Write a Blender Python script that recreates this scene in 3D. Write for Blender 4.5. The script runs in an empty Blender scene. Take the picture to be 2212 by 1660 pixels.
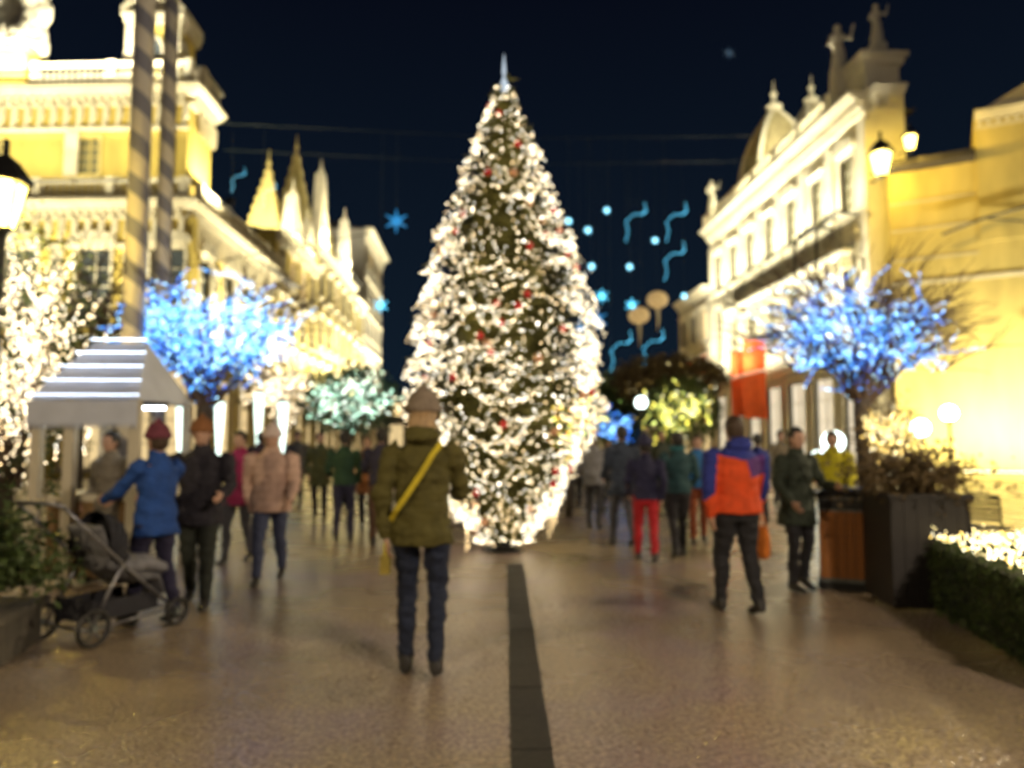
import bpy, math, random
import numpy as np
from mathutils import Vector, Matrix, noise
from math import sin, cos, pi, radians, sqrt, atan2
S = bpy.context.scene
COL = S.collection
# ------------------------------------------------------------------ camera
FPX, CX, CY = 1600.0, 1106.0, 830.0            # focal length in pixels of a 2212 px wide frame
YAW, PITCH, EYE = radians(2.54), radians(4.3), 1.5
cam_d = bpy.data.cameras.new('camera'); cam = bpy.data.objects.new('camera', cam_d); COL.objects.link(cam)
cam.location = (0, 0, EYE); cam.rotation_euler = (pi/2+PITCH, 0, -YAW)
cam_d.sensor_width = 36; cam_d.lens = 36*FPX/2212; cam_d.clip_start = .05; cam_d.clip_end = 600
cam_d.dof.use_dof = True; cam_d.dof.focus_distance = 1.2; cam_d.dof.aperture_fstop = 2.4
S.camera = cam
# ------------------------------------------------------------------ world and exposure
w = bpy.data.worlds.new('World'); S.world = w; w.use_nodes = True
nt = w.node_tree; nt.nodes.clear()
out = nt.nodes.new('ShaderNodeOutputWorld'); bg = nt.nodes.new('ShaderNodeBackground')
tc = nt.nodes.new('ShaderNodeTexCoord'); sp = nt.nodes.new('ShaderNodeSeparateXYZ'); cr = nt.nodes.new('ShaderNodeValToRGB')
nt.links.new(tc.outputs['Generated'], sp.inputs[0]); nt.links.new(sp.outputs['Z'], cr.inputs[0])
cr.color_ramp.elements[0].position = 0.0; cr.color_ramp.elements[0].color = (.0026, .006, .011, 1)
cr.color_ramp.elements[1].position = .55; cr.color_ramp.elements[1].color = (.0009, .0014, .0036, 1)
nt.links.new(cr.outputs[0], bg.inputs[0]); bg.inputs[1].default_value = 1.0
nt.links.new(bg.outputs[0], out.inputs[0])
S.view_settings.view_transform = 'Standard'; S.view_settings.look = 'None'; S.view_settings.gamma = 1
S.view_settings.use_curve_mapping = False; S.view_settings.exposure = 1.15
S.render.engine = 'CYCLES'
S.cycles.use_denoising = True; S.cycles.max_bounces = 6; S.cycles.diffuse_bounces = 3; S.cycles.glossy_bounces = 3
S.cycles.sample_clamp_indirect = 6; S.cycles.caustics_reflective = False; S.cycles.caustics_refractive = False
S.cycles.use_light_tree = True

RND = random.Random(7)
_R = Matrix.Rotation(-YAW, 3, 'Z') @ Matrix.Rotation(pi/2+PITCH, 3, 'X')
def at(px, py, Y):
    """point of the vertical plane y = Y seen at a pixel"""
    d = _R @ Vector(((px-CX)/FPX, (CY-py)/FPX, -1)); t = Y/d.y
    return Vector((d.x*t, Y, EYE+d.z*t))
def gx(px, Y, py=1000): return at(px, py, Y).x

# ------------------------------------------------------------------ materials
MATS = {}
def mat(name, col, rough=.7, var=.25, scale=6., bump=.0, bscale=None, metal=0., emit=None, estr=0., coat=0., aniso=None):
    if name in MATS: return MATS[name]
    m = bpy.data.materials.new(name); m.use_nodes = True; n = m.node_tree; b = n.nodes['Principled BSDF']
    b.inputs['Roughness'].default_value = rough; b.inputs['Metallic'].default_value = metal
    if coat: b.inputs['Coat Weight'].default_value = coat
    t = n.nodes.new('ShaderNodeTexCoord'); mp = n.nodes.new('ShaderNodeMapping'); n.links.new(t.outputs['Object'], mp.inputs[0])
    if aniso: mp.inputs['Scale'].default_value = aniso
    if var > 0:
        nz = n.nodes.new('ShaderNodeTexNoise'); nz.inputs['Scale'].default_value = scale; nz.inputs['Detail'].default_value = 6
        n.links.new(mp.outputs[0], nz.inputs['Vector'])
        r = n.nodes.new('ShaderNodeValToRGB'); r.color_ramp.elements[0].position = .3; r.color_ramp.elements[1].position = .7
        r.color_ramp.elements[0].color = tuple(c*(1-var) for c in col)+(1,); r.color_ramp.elements[1].color = tuple(min(1, c*(1+var*.6)) for c in col)+(1,)
        n.links.new(nz.outputs['Fac'], r.inputs[0]); n.links.new(r.outputs[0], b.inputs['Base Color'])
    else: b.inputs['Base Color'].default_value = tuple(col)+(1,)
    if bump > 0:
        n2 = n.nodes.new('ShaderNodeTexNoise'); n2.inputs['Scale'].default_value = bscale or scale*5; n2.inputs['Detail'].default_value = 5
        n.links.new(mp.outputs[0], n2.inputs['Vector'])
        bp = n.nodes.new('ShaderNodeBump'); bp.inputs['Strength'].default_value = bump; bp.inputs['Distance'].default_value = .02
        n.links.new(n2.outputs['Fac'], bp.inputs['Height']); n.links.new(bp.outputs[0], b.inputs['Normal'])
    if emit:
        b.inputs['Emission Color'].default_value = tuple(emit)+(1,); b.inputs['Emission Strength'].default_value = estr
    MATS[name] = m; return m
def glow(name, col, st, sample=True):
    m = mat(name, tuple(.02+.12*q for q in col), .4, 0, emit=col, estr=st)
    if not sample: m.cycles.emission_sampling = 'NONE'
    return m
def lamp_glass(name, col, st):
    if name in MATS: return MATS[name]
    m = bpy.data.materials.new(name); m.use_nodes = True; n = m.node_tree; n.nodes.clear()
    o = n.nodes.new('ShaderNodeOutputMaterial'); mx = n.nodes.new('ShaderNodeMixShader'); e = n.nodes.new('ShaderNodeEmission'); t = n.nodes.new('ShaderNodeBsdfTransparent')
    t.inputs[0].default_value = (.95, .93, .9, 1); e.inputs[0].default_value = tuple(col)+(1,); e.inputs[1].default_value = st; mx.inputs[0].default_value = .35
    n.links.new(t.outputs[0], mx.inputs[1]); n.links.new(e.outputs[0], mx.inputs[2]); n.links.new(mx.outputs[0], o.inputs[0]); MATS[name] = m; return m
M_OCHRE = mat('ochre_plaster', (.54, .415, .10), .85, .22, 1.4, .25, 30, aniso=(1, 1, .3))
M_OCHRE_DEEP = mat('deep_ochre_plaster', (.52, .42, .15), .85, .24, 1.2, .25, 30, aniso=(1, 1, .3))
M_TRIM = mat('cream_stone', (.55, .50, .38), .75, .14, 1.5, .2, 25)
M_WHITE = mat('white_stone', (.66, .62, .50), .75, .12, .8, .2, 25)
M_PALE = mat('pale_render', (.45, .42, .36), .85, .15, .8, .2, 25)
M_ROOF = mat('slate_roof', (.035, .03, .03), .6, .4, 3, .4, 12)
M_ZINC = mat('domed_roof_metal', (.36, .31, .17), .5, .3, 4, .2)
M_GLASS = mat('dark_window_glass', (.05, .06, .07), .12, .3, 2)
M_IRON = mat('black_iron', (.02, .02, .02), .45, .3, 8, metal=.4)
M_BRASS = mat('shutter_paint', (.16, .15, .08), .7, .2, 6)
M_BARK = mat('bark', (.055, .042, .03), .9, .4, 9, .6, 30)
M_TWIG = mat('twigs', (.085, .055, .035), .9, .35, 9)
M_FIR = mat('fir_needles', (.12, .118, .024), .75, .45, 3)
M_LEAF = mat('olive_leaves', (.045, .075, .015), .6, .5, 5)
M_LEAFD = mat('dark_leaves', (.03, .06, .018), .6, .5, 5)
M_LEAFB = mat('brown_leaves', (.11, .075, .03), .8, .5, 5)
M_SKIN = mat('skin', (.45, .27, .19), .55, .12, 10)
M_WIRE = mat('light_cable', (.02, .03, .02), .6, 0)
LAMPS = True
# ------------------------------------------------------------------ mesh builder
class MB:
    def __init__(s): s.v = []; s.f = []; s.m = []; s.mi = 0
    def add(s, vs, fs):
        o = len(s.v); s.v.extend([tuple(x) for x in vs]); s.f.extend([tuple(i+o for i in f) for f in fs]); s.m.extend([s.mi]*len(fs))
    def box(s, x0, x1, y0, y1, z0, z1, F=None):
        vs = [(x, y, z) for z in (z0, z1) for (x, y) in ((x0, y0), (x1, y0), (x1, y1), (x0, y1))]
        if F: vs = [F.p(*q) for q in vs]
        s.add(vs, [(3, 2, 1, 0), (4, 5, 6, 7), (0, 1, 5, 4), (1, 2, 6, 5), (2, 3, 7, 6), (3, 0, 4, 7)])
    def tube(s, pts, rad, n=6, caps=True, ell=None):
        pts = [Vector(p) for p in pts]; k = len(pts)
        if not hasattr(rad, '__len__'): rad = [rad]*k
        vs = []; up = None
        for i, p in enumerate(pts):
            d = (pts[min(i+1, k-1)]-pts[max(i-1, 0)]).normalized() if k > 1 else Vector((0, 0, 1))
            if up is None:
                up = d.orthogonal().normalized() if ell is None else Vector(ell) - d*Vector(ell).dot(d)
                if up.length < 1e-4: up = d.orthogonal()
                up.normalize()
            else:
                up = up-d*up.dot(d); up = up.normalized() if up.length > 1e-5 else d.orthogonal().normalized()
            sd = d.cross(up); r = rad[i]; ra, rb = (r if hasattr(r, '__len__') else (r, r))
            for j in range(n):
                a = 2*pi*j/n; vs.append(p+up*(ra*cos(a))+sd*(rb*sin(a)))
        fs = [(i*n+j, i*n+(j+1) % n, (i+1)*n+(j+1) % n, (i+1)*n+j) for i in range(k-1) for j in range(n)]
        if caps: fs += [tuple(range(n-1, -1, -1)), tuple((k-1)*n+j for j in range(n))]
        s.add(vs, fs)
    def lathe(s, prof, c=(0, 0, 0), n=16, sq=None):
        vs = []; k = len(prof)
        for r, z in prof:
            for j in range(n):
                a = 2*pi*(j+.5)/n; x, y = cos(a), sin(a)
                if sq: q = max(abs(x), abs(y)); x, y = x/q*(1-sq)+x*sq, y/q*(1-sq)+y*sq
                vs.append((c[0]+r*x, c[1]+r*y, c[2]+z))
        fs = [(i*n+j, i*n+(j+1) % n, (i+1)*n+(j+1) % n, (i+1)*n+j) for i in range(k-1) for j in range(n)]
        fs += [tuple(range(n-1, -1, -1)), tuple((k-1)*n+j for j in range(n))]
        s.add(vs, fs)
    def ball(s, c, r, n=8, k=5, sc=(1, 1, 1)):
        vs = [(c[0], c[1], c[2]-r*sc[2])]
        for i in range(1, k):
            t = pi*i/k
            for j in range(n): a = 2*pi*j/n; vs.append((c[0]+r*sc[0]*sin(t)*cos(a), c[1]+r*sc[1]*sin(t)*sin(a), c[2]-r*sc[2]*cos(t)))
        vs.append((c[0], c[1], c[2]+r*sc[2])); L = len(vs)-1
        fs = [(0, 1+(j+1) % n, 1+j) for j in range(n)]
        fs += [(1+i*n+j, 1+i*n+(j+1) % n, 1+(i+1)*n+(j+1) % n, 1+(i+1)*n+j) for i in range(k-2) for j in range(n)]
        fs += [(1+(k-2)*n+j, 1+(k-2)*n+(j+1) % n, L) for j in range(n)]
        s.add(vs, fs)
    def octa(s, c, r):
        x, y, z = c
        s.add([(x+r, y, z), (x-r, y, z), (x, y+r, z), (x, y-r, z), (x, y, z+r), (x, y, z-r)],
              [(0, 2, 4), (2, 1, 4), (1, 3, 4), (3, 0, 4), (2, 0, 5), (1, 2, 5), (3, 1, 5), (0, 3, 5)])
    def prism(s, poly, y0, y1, F=None):
        """poly of (x, z) extruded along y"""
        n = len(poly); vs = [(x, y0, z) for x, z in poly]+[(x, y1, z) for x, z in poly]
        if F: vs = [F.p(*q) for q in vs]
        s.add(vs, [tuple(range(n)), tuple(range(2*n-1, n-1, -1))]+[(i, i+n, (i+1) % n+n, (i+1) % n) for i in range(n)])
    def mesh(s, name, mats, smooth=False):
        me = bpy.data.meshes.new(name); me.from_pydata(s.v, [], s.f)
        for m in (mats if isinstance(mats, (list, tuple)) else [mats]): me.materials.append(m)
        if max(s.m, default=0) > 0: me.polygons.foreach_set('material_index', s.m)
        if smooth: me.polygons.foreach_set('use_smooth', [True]*len(me.polygons))
        me.update(); return me
    def build(s, name, mats, parent=None, smooth=False, kind=None, label=None, loc=None, rot=0):
        return link(name, s.mesh(name, mats, smooth), parent, kind, label, loc, rot)
def link(name, me, parent=None, kind=None, label=None, loc=None, rot=0):
    o = bpy.data.objects.new(name, me); COL.objects.link(o)
    if parent: o.parent = parent
    if kind: o['kind'] = kind
    if label: o['label'] = label
    if loc is not None: o.location = loc
    o.rotation_euler[2] = rot
    return o
def thing(name, label, cat, loc=(0, 0, 0), rot=0, group=None):
    o = bpy.data.objects.new(name, None); COL.objects.link(o); o.location = loc; o.rotation_euler[2] = rot
    o.empty_display_size = .3; return tag(o, label, cat, group)
def tag(o, label, cat, group=None):
    o['label'] = label; o['category'] = cat
    if group: o['group'] = group
    return o
class Frame:
    """wall frame: u along the wall, y into the building, z up"""
    def __init__(s, ox, oy, ang): s.o = (ox, oy); s.a = radians(ang); s.c = cos(s.a); s.s = sin(s.a)
    def p(s, u, y, z): return (s.o[0]+u*s.c-y*s.s, s.o[1]+u*s.s+y*s.c, z)
def lamp(kind, loc, energy, col, parent=None, size=.1, rot=None, spot=None, name='light', sy=None):
    d = bpy.data.lights.new(name, kind); d.energy = energy; d.color = col
    if kind == 'AREA': d.shape = 'RECTANGLE'; d.size = size; d.size_y = sy or size
    else: d.shadow_soft_size = size
    if spot: d.spot_size = radians(spot); d.spot_blend = .6
    o = bpy.data.objects.new(name, d); COL.objects.link(o); o.location = loc
    if rot: o.rotation_euler = rot
    if parent: o.parent = parent
    return o
# ------------------------------------------------------------------ ground
def ground_material():
    m = bpy.data.materials.new('wet_paving'); m.use_nodes = True; n = m.node_tree; b = n.nodes['Principled BSDF']; L = n.links
    tc = n.nodes.new('ShaderNodeTexCoord')
    big = n.nodes.new('ShaderNodeTexNoise'); big.inputs['Scale'].default_value = .55; big.inputs['Detail'].default_value = 4
    fine = n.nodes.new('ShaderNodeTexNoise'); fine.inputs['Scale'].default_value = 34; fine.inputs['Detail'].default_value = 5
    for q in (big, fine): L.new(tc.outputs['Object'], q.inputs['Vector'])
    r = n.nodes.new('ShaderNodeValToRGB'); e = r.color_ramp.elements
    e[0].position = .15; e[0].color = (.24, .165, .30, 1); e[1].position = .85; e[1].color = (.40, .33, .21, 1)  # mauve end of the ramp puts the lights' violet sheen into the colour
    mid = r.color_ramp.elements.new(.5); mid.color = (.33, .265, .19, 1)
    mx = n.nodes.new('ShaderNodeMix'); mx.data_type = 'RGBA'; mx.blend_type = 'MULTIPLY'; mx.inputs[0].default_value = .8
    r2 = n.nodes.new('ShaderNodeValToRGB'); r2.color_ramp.elements[0].position = .35; r2.color_ramp.elements[0].color = (.45, .43, .42, 1)
    r2.color_ramp.elements[1].position = .65; r2.color_ramp.elements[1].color = (1.25, 1.2, 1.15, 1)
    L.new(big.outputs['Fac'], r.inputs[0]); L.new(fine.outputs['Fac'], r2.inputs[0])
    L.new(r.outputs[0], mx.inputs[6]); L.new(r2.outputs[0], mx.inputs[7]); L.new(mx.outputs[2], b.inputs['Base Color'])
    rr = n.nodes.new('ShaderNodeMapRange'); rr.inputs['From Min'].default_value = .1; rr.inputs['From Max'].default_value = .9
    rr.inputs['To Min'].default_value = .19; rr.inputs['To Max'].default_value = .34
    L.new(big.outputs['Fac'], rr.inputs['Value']); L.new(rr.outputs[0], b.inputs['Roughness'])
    b.inputs['Specular IOR Level'].default_value = .9
    vo = n.nodes.new('ShaderNodeTexVoronoi'); vo.feature = 'DISTANCE_TO_EDGE'; vo.inputs['Scale'].default_value = 27; vo.inputs['Randomness'].default_value = .75
    wn = n.nodes.new('ShaderNodeTexNoise'); wn.inputs['Scale'].default_value = 3; vm = n.nodes.new('ShaderNodeVectorMath'); vm.operation = 'MULTIPLY_ADD'; vm.inputs[1].default_value = (.12, .12, 0)
    L.new(tc.outputs['Object'], wn.inputs['Vector']); L.new(wn.outputs['Color'], vm.inputs[0]); L.new(tc.outputs['Object'], vm.inputs[2]); L.new(vm.outputs[0], vo.inputs['Vector'])
    mr = n.nodes.new('ShaderNodeMapRange'); mr.inputs['From Max'].default_value = .12; mr.inputs['To Max'].default_value = 1.0; L.new(vo.outputs['Distance'], mr.inputs['Value'])
    ad = n.nodes.new('ShaderNodeMath'); ad.operation = 'MULTIPLY_ADD'; ad.inputs[1].default_value = .9; L.new(mr.outputs[0], ad.inputs[0]); L.new(fine.outputs['Fac'], ad.inputs[2])
    dk = n.nodes.new('ShaderNodeMix'); dk.data_type = 'RGBA'; dk.blend_type = 'MULTIPLY'; dk.inputs[0].default_value = 1; dr = n.nodes.new('ShaderNodeMapRange'); dr.inputs['To Min'].default_value = .7
    L.new(mr.outputs[0], dr.inputs['Value']); L.new(mx.outputs[2], dk.inputs[6]); L.new(dr.outputs[0], dk.inputs[7]); L.new(dk.outputs[2], b.inputs['Base Color'])
    bp = n.nodes.new('ShaderNodeBump'); bp.inputs['Strength'].default_value = .34; bp.inputs['Distance'].default_value = .008
    L.new(ad.outputs[0], bp.inputs['Height']); L.new(bp.outputs[0], b.inputs['Normal'])
    return m
g = MB(); g.add([(-300, -60, 0), (300, -60, 0), (300, 400, 0), (-300, 400, 0)], [(0, 1, 2, 3)])
g.build('pavement', ground_material(), kind='structure')
# dark strip of stone slabs leading to the Christmas tree
strip = thing('dark_strip', 'narrow dark stone strip leading straight to the Christmas tree', 'drain', (.17, 1.0, 0))
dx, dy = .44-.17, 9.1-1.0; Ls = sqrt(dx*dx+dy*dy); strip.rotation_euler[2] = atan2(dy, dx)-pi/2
M_DARKSTONE = mat('dark_strip_stone', (.022, .02, .016), .7, .4, 20, .5, 90)
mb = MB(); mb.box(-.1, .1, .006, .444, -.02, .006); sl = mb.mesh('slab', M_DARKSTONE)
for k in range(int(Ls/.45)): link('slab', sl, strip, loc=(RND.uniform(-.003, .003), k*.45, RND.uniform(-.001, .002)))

# ------------------------------------------------------------------ architecture helpers
def cornice(mb, F, u0, u1, z, s=1., dent=None, ends=0.):
    """stepped cornice whose top is at z; dentils go to another builder"""
    for d, a, b in ((.55, 0, .10), (.45, .10, .20), (.30, .20, .30), (.12, .50, .62)):
        mb.box(u0-d*s*ends, u1+d*s*ends, -d*s, .05, z-b*s, z-a*s-.002, F)
    if dent is not None:
        p = .30*s; k = int((u1-u0)/p)
        for i in range(k):
            u = u0+(i+.25)*p; dent.box(u, u+p*.5, -.27*s, -.002, z-.46*s, z-.303*s, F)
def balustrade(mb, F, u0, u1, z, h=.9, y=-.3, step=.24, mb2=None):
    mb.box(u0, u1, y-.12, y+.12, z, z+.12, F); mb.box(u0, u1, y-.13, y+.13, z+h-.12, z+h, F)
    k = int((u1-u0)/step); q = mb2 or mb
    for i in range(k):
        u = u0+(i+.5)*step; c = F.p(u, y, z+.12); H = h-.24
        q.lathe([(.045, 0), (.085, H*.3), (.04, H*.62), (.055, H)], c, 6)
    for i in range(int((u1-u0)/3)+1):
        u = u0+i*(u1-u0)/max(1, int((u1-u0)/3)); mb.box(u-.16, u+.16, y-.16, y+.16, z, z+h+.06, F)
def wall_open(mb, F, u0, u1, z0, z1, ops, th=.45):
    """wall from u0 to u1 with rectangular openings (ua, ub, za, zb)"""
    us = sorted({u0, u1}|{o[0] for o in ops}|{o[1] for o in ops}); zs = sorted({z0, z1}|{o[2] for o in ops}|{o[3] for o in ops})
    for a, b in zip(us, us[1:]):
        z = z0; run = None
        cells = []
        for c, d in zip(zs, zs[1:]):
            hole = any(o[0] <= a+1e-4 and b-1e-4 <= o[1] and o[2] <= c+1e-4 and d-1e-4 <= o[3] for o in ops)
            if not hole:
                if cells and abs(cells[-1][1]-c) < 1e-5: cells[-1][1] = d
                else: cells.append([c, d])
        for c, d in cells: mb.box(a, b, 0, th, c, d, F)
WCACHE = {}
def window(parent, F, u, z, w, h, frame_m=None, pane_m=None, hood=True, lit=False, name='window', arch=False, shutters=False):
    fm, pm = frame_m or M_TRIM, pane_m or M_GLASS
    key = (w, h, fm.name, pm.name, hood, arch, shutters)
    if key not in WCACHE:
        f = MB(); t = .12
        for a, b, c, d in ((-w/2-t, -w/2, -t, h+t), (w/2, w/2+t, -t, h+t)): f.box(a, b, -.06, .2, c, d)
        f.box(-w/2, w/2, -.055, .2, h, h+t); f.box(-w/2-.2, w/2+.2, -.16, .2, -t-.08, -t)
        f.box(-w/2, w/2, -.055, .2, -t, 0)
        if hood == 1: f.box(-w/2-.25, w/2+.25, -.22, .0, h+t+.12, h+t+.24); f.box(-w/2-.15, w/2+.15, -.1, .0, h+t, h+t+.12)
        if arch:
            n = 8; pr = [(-w/2-.3, h+t+.24)]+[((w/2+.3)*cos(pi-pi*i/n), h+t+.24+.38*sin(pi*i/n)) for i in range(1, n)]+[(w/2+.3, h+t+.24)]
            f.prism(pr, -.2, -.002)
        bars = MB(); bars.box(-.03, .03, .16, .2, 0, h)
        for k in range(1, 4): bars.box(-w/2, w/2, .162, .198, h*k/4-.02, h*k/4+.02)
        p = MB(); p.box(-w/2, w/2, .21, .23, 0, h)
        sh = None
        if shutters:
            sh = MB()
            for sx in (-1, 1):
                x0 = sx*(w/2+.14); x1 = sx*(w/2+.14+w*.42); a, b = min(x0, x1), max(x0, x1)
                sh.box(a, b, -.1, -.07, 0, h)
                for q in range(int(h/.12)): sh.box(a+.04, b-.04, -.115, -.098, q*.12+.03, q*.12+.09)
            sh = sh.mesh('shutter', M_BRASS)
        WCACHE[key] = (f.mesh('window', fm), bars.mesh('glazing_bar', fm), p.mesh('pane', pm), sh)
    a, b, c, sh = WCACHE[key]; q = F.p(u, 0, z)
    o = link(name, a, parent, loc=q, rot=F.a); link('glazing_bar', b, o); link('pane', c, o)
    if sh: link('shutters', sh, o)
    return o
def strip_light(F, u0, u1, y, z, energy, col, label, tilt=0.0, parent_group='uplights washing the facades'):
    """a linear LED floodlight on a ledge, shining up the wall"""
    L = u1-u0; c = F.p((u0+u1)/2, y, z); t = thing('linear_floodlight', label, 'floodlight', c, F.a, parent_group)
    b = MB(); b.box(-L/2, L/2, -.07, .07, 0, .06)
    for i in range(3): x = -L/2+L*(i+.5)/3; b.box(x-.04, x+.04, -.05, .05, -.05, 0)
    b.box(-L/2+.2, -L/2+.26, 0, -y, -.08, -.05); b.box(L/2-.26, L/2-.2, 0, -y, -.08, -.05); b.box(-.03, .03, 0, -y, -.08, -.05)
    b.build('housing', M_IRON, t)
    g2 = MB(); g2.box(-L/2+.03, L/2-.03, -.05, .05, .062, .07); g2.build('lens', glow('floodlight_lens_'+label[:5], col, 6, False), t)
    l = lamp('AREA', (0, 0, .09), energy, col, t, L, (pi+tilt, 0, 0), sy=.08, name='light_source'); l.data.spread = radians(140)
WARM = (1, .90, .58); CREAM = (1, .92, .66)
# ------------------------------------------------------------------ left yellow palace
PX, PY = -11.9, 30.0
Ff = Frame(PX, PY, -4.5); Fs = Frame(PX, PY, 90)      # front wall and street wall
pal = thing('yellow_palace', 'yellow classical palace with balustrade and dentilled cornices at left', 'building')
ZC1, ZC2 = 11.15, 15.9
walls = MB(); trim = MB(); dent = MB(); bal = MB()
ops = [(-13.6+i*3.05, -12.2+i*3.05, 6.2, 9.2) for i in range(5)]+[(-13.9+i*3.05, -11.9+i*3.05, .4, 4.2) for i in range(5)]
wall_open(walls, Ff, -18, 0, 0, ZC1-.6, ops)
opu = [(-12.9+i*4.1, -11.9+i*4.1, 12.35, 13.9) for i in range(3)]
wall_open(walls, Ff, -18, -.05, ZC1-.6, ZC2, opu)
LS = 13.0; UR = 2.6
ops2 = [(1.6+i*3.0, 2.9+i*3.0, 6.2, 9.2) for i in range(4)]+[(1.2+i*3.0, 3.3+i*3.0, .4, 4.2) for i in range(4)]
wall_open(walls, Fs, .46, LS, 0, ZC1-.6, ops2); walls.box(.46, LS, .0, .45, ZC1-.598, ZC1, Fs)
walls.box(.46, UR, .05, .5, ZC1, ZC2, Fs)
walls.box(-18, -.5, UR-.4, UR, ZC1, ZC2, Ff)
walls.build('wall', M_OCHRE, pal)
for i in range(5):
    window(pal, Ff, -12.9+i*3.05, 6.2, 1.4, 3.0, M_TRIM, M_GLASS, 1, arch=True)
    window(pal, Ff, -12.9+i*3.05, .4, 2.0, 3.8, M_TRIM, glow('shop_interior', (1, .74, .36), .4), False)
for i in range(3): window(pal, Ff, -12.4+i*4.1, 12.35, 1.0, 1.55, M_OCHRE_DEEP, M_BRASS, False)
for i in range(4):
    window(pal, Fs, 2.25+i*3.0, 6.2, 1.3, 3.0, M_TRIM, M_GLASS, 1, arch=True)
    window(pal, Fs, 2.25+i*3.0, .4, 2.1, 3.8, M_TRIM, glow('shop_interior', (1, .74, .36), .4), False)
cornice(trim, Ff, -18, 0, ZC1, 1.15, dent, 1); cornice(trim, Fs, .0, LS, ZC1+.003, 1.15, dent)
cornice(trim, Ff, -18, 0, ZC2, 1.15, dent, 1); cornice(trim, Fs, 0, UR, ZC2+.003, 1.15, dent)
trim.box(-18, 0, -.14, -.002, ZC1-1.9, ZC1-1.75, Ff); trim.box(-18, 0, -.14, -.002, ZC2-1.75, ZC2-1.62, Ff)
trim.box(-18, 0, -.2, -.002, 4.9, 5.15, Ff); trim.box(.02, LS, -.2, -.002, 4.9, 5.152, Fs)
for u in (-17, -13.3, -9.2, -5.1, -1.1): trim.box(u, u+.55, -.12, -.001, ZC1+1.1, ZC2-1.8, Ff)
for u in np.arange(-14.65, -.5, 3.05): trim.box(u, u+.5, -.12, -.001, 5.2, ZC1-1.95, Ff)
for u in np.arange(.1, LS, 3.0): trim.box(u, u+.5, -.12, -.001, 5.2, ZC1-1.95, Fs)
# second row of brackets under each frieze
for F, a, b, zc in ((Ff, -18, 0, ZC1), (Fs, .6, LS, ZC1), (Ff, -18, 0, ZC2), (Fs, .6, UR, ZC2)):
    for u in np.arange(a+.2, b-.1, .55): dent.prism([(u, zc-.72), (u, zc-1.6), (u+.03, zc-1.6), (u+.2, zc-1.15), (u+.2, zc-.72)], -.2, -.003, F)
trim.build('cornice', M_TRIM, pal); dent.build('dentils', M_TRIM, pal, kind='stuff')
tr2 = MB(); balustrade(tr2, Ff, -15.8, .1, ZC2, .95, -.35, .26, bal); balustrade(tr2, Fs, .3, UR-.1, ZC2, .95, -.35, .26, bal)
balustrade(tr2, Ff, -18, .1, ZC1, .8, -.4, .26, bal); balustrade(tr2, Fs, .3, LS-.2, ZC1, .8, -.4, .26, bal)
tr2.build('parapet_rail', M_TRIM, pal); bal.build('balusters', M_TRIM, pal, kind='stuff')
rf = MB(); rf.box(-17.9, -.1, .1, UR, ZC2-.1, ZC2-.02, Ff); rf.box(-17.9, -.3, .5, 16, ZC1-.3, ZC1-.2, Ff); rf.build('roof', M_ROOF, pal)
# roof turret (aedicule) above the front
ct = at(325, 120, PY+.6); tur = MB(); zt = ZC2+.1
def turret(parent, cx, cy, z, wd):
    b = MB(); b.box(cx-wd/2, cx+wd/2, cy, cy+1.8, z, z+3.0); b.build('turret_wall', M_OCHRE, parent)
    t = MB()
    for x in (cx-wd/2-.12, cx+wd/2-.2): t.box(x, x+.32, cy-.14, cy+.2, z, z+3.0)
    t.box(cx-wd/2-.2, cx+wd/2+.2, cy-.2, cy+1.9, z+3.0, z+3.25); t.box(cx-wd/2-.28, cx+wd/2+.28, cy-.28, cy+1.95, z+3.25, z+3.4)
    # broken pediment: two raking bars with scalloped blocks
    for sx in (-1, 1):
        for k in range(9):
            f0, f1 = k/9, (k+.8)/9; x0 = cx+sx*(wd/2+.3)*(1-f0); x1 = cx+sx*(wd/2+.3)*(1-f1)
            z0 = z+3.4+f0*1.5; t.box(min(x0, x1), max(x0, x1), cy-.24, cy+1.9, z0, z0+.3)
    t.prism([(cx-wd/2, z+3.4), (cx+wd/2, z+3.4), (cx, z+4.8)], cy, cy+1.8)
    t.build('turret_moulding', M_TRIM, parent)
    for sx in (-1, 1):
        v = MB(); pts = []
        for k in range(26):
            a = k/25*3.2*pi; r = .5*(1-k/25)+.08; pts.append((cx+sx*(wd/2+.55)+sx*r*cos(a)*.7, cy+.3, z+.6+r*sin(a)*1.1))
        v.tube(pts, .13, 6)
        v.tube([(cx+sx*(wd/2+.75), cy+.3, z+.5), (cx+sx*(wd/2+.35), cy+.3, z+1.3), (cx+sx*(wd/2+.12), cy+.3, z+2.5)], [.16, .14, .1], 6)
        v.build('volute', M_TRIM, parent, True)
    o = MB()
    n = 16
    for k in range(n):
        a0, a1 = 2*pi*k/n, 2*pi*(k+1)/n
        o.tube([(cx+.42*cos(a0), cy-.05, z+1.9+.55*sin(a0)), (cx+.42*cos(a1), cy-.05, z+1.9+.55*sin(a1))], .08, 5)
    o.build('oval_surround', M_TRIM, parent, True)
    p = MB(); p.prism([(cx+.4*cos(2*pi*k/n), z+1.9+.52*sin(2*pi*k/n)) for k in range(n)], cy-.03, cy-.004); p.build('oval_window', M_GLASS, parent)
turret(pal, ct.x+.15, PY+.55, ZC2, 2.0)
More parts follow.
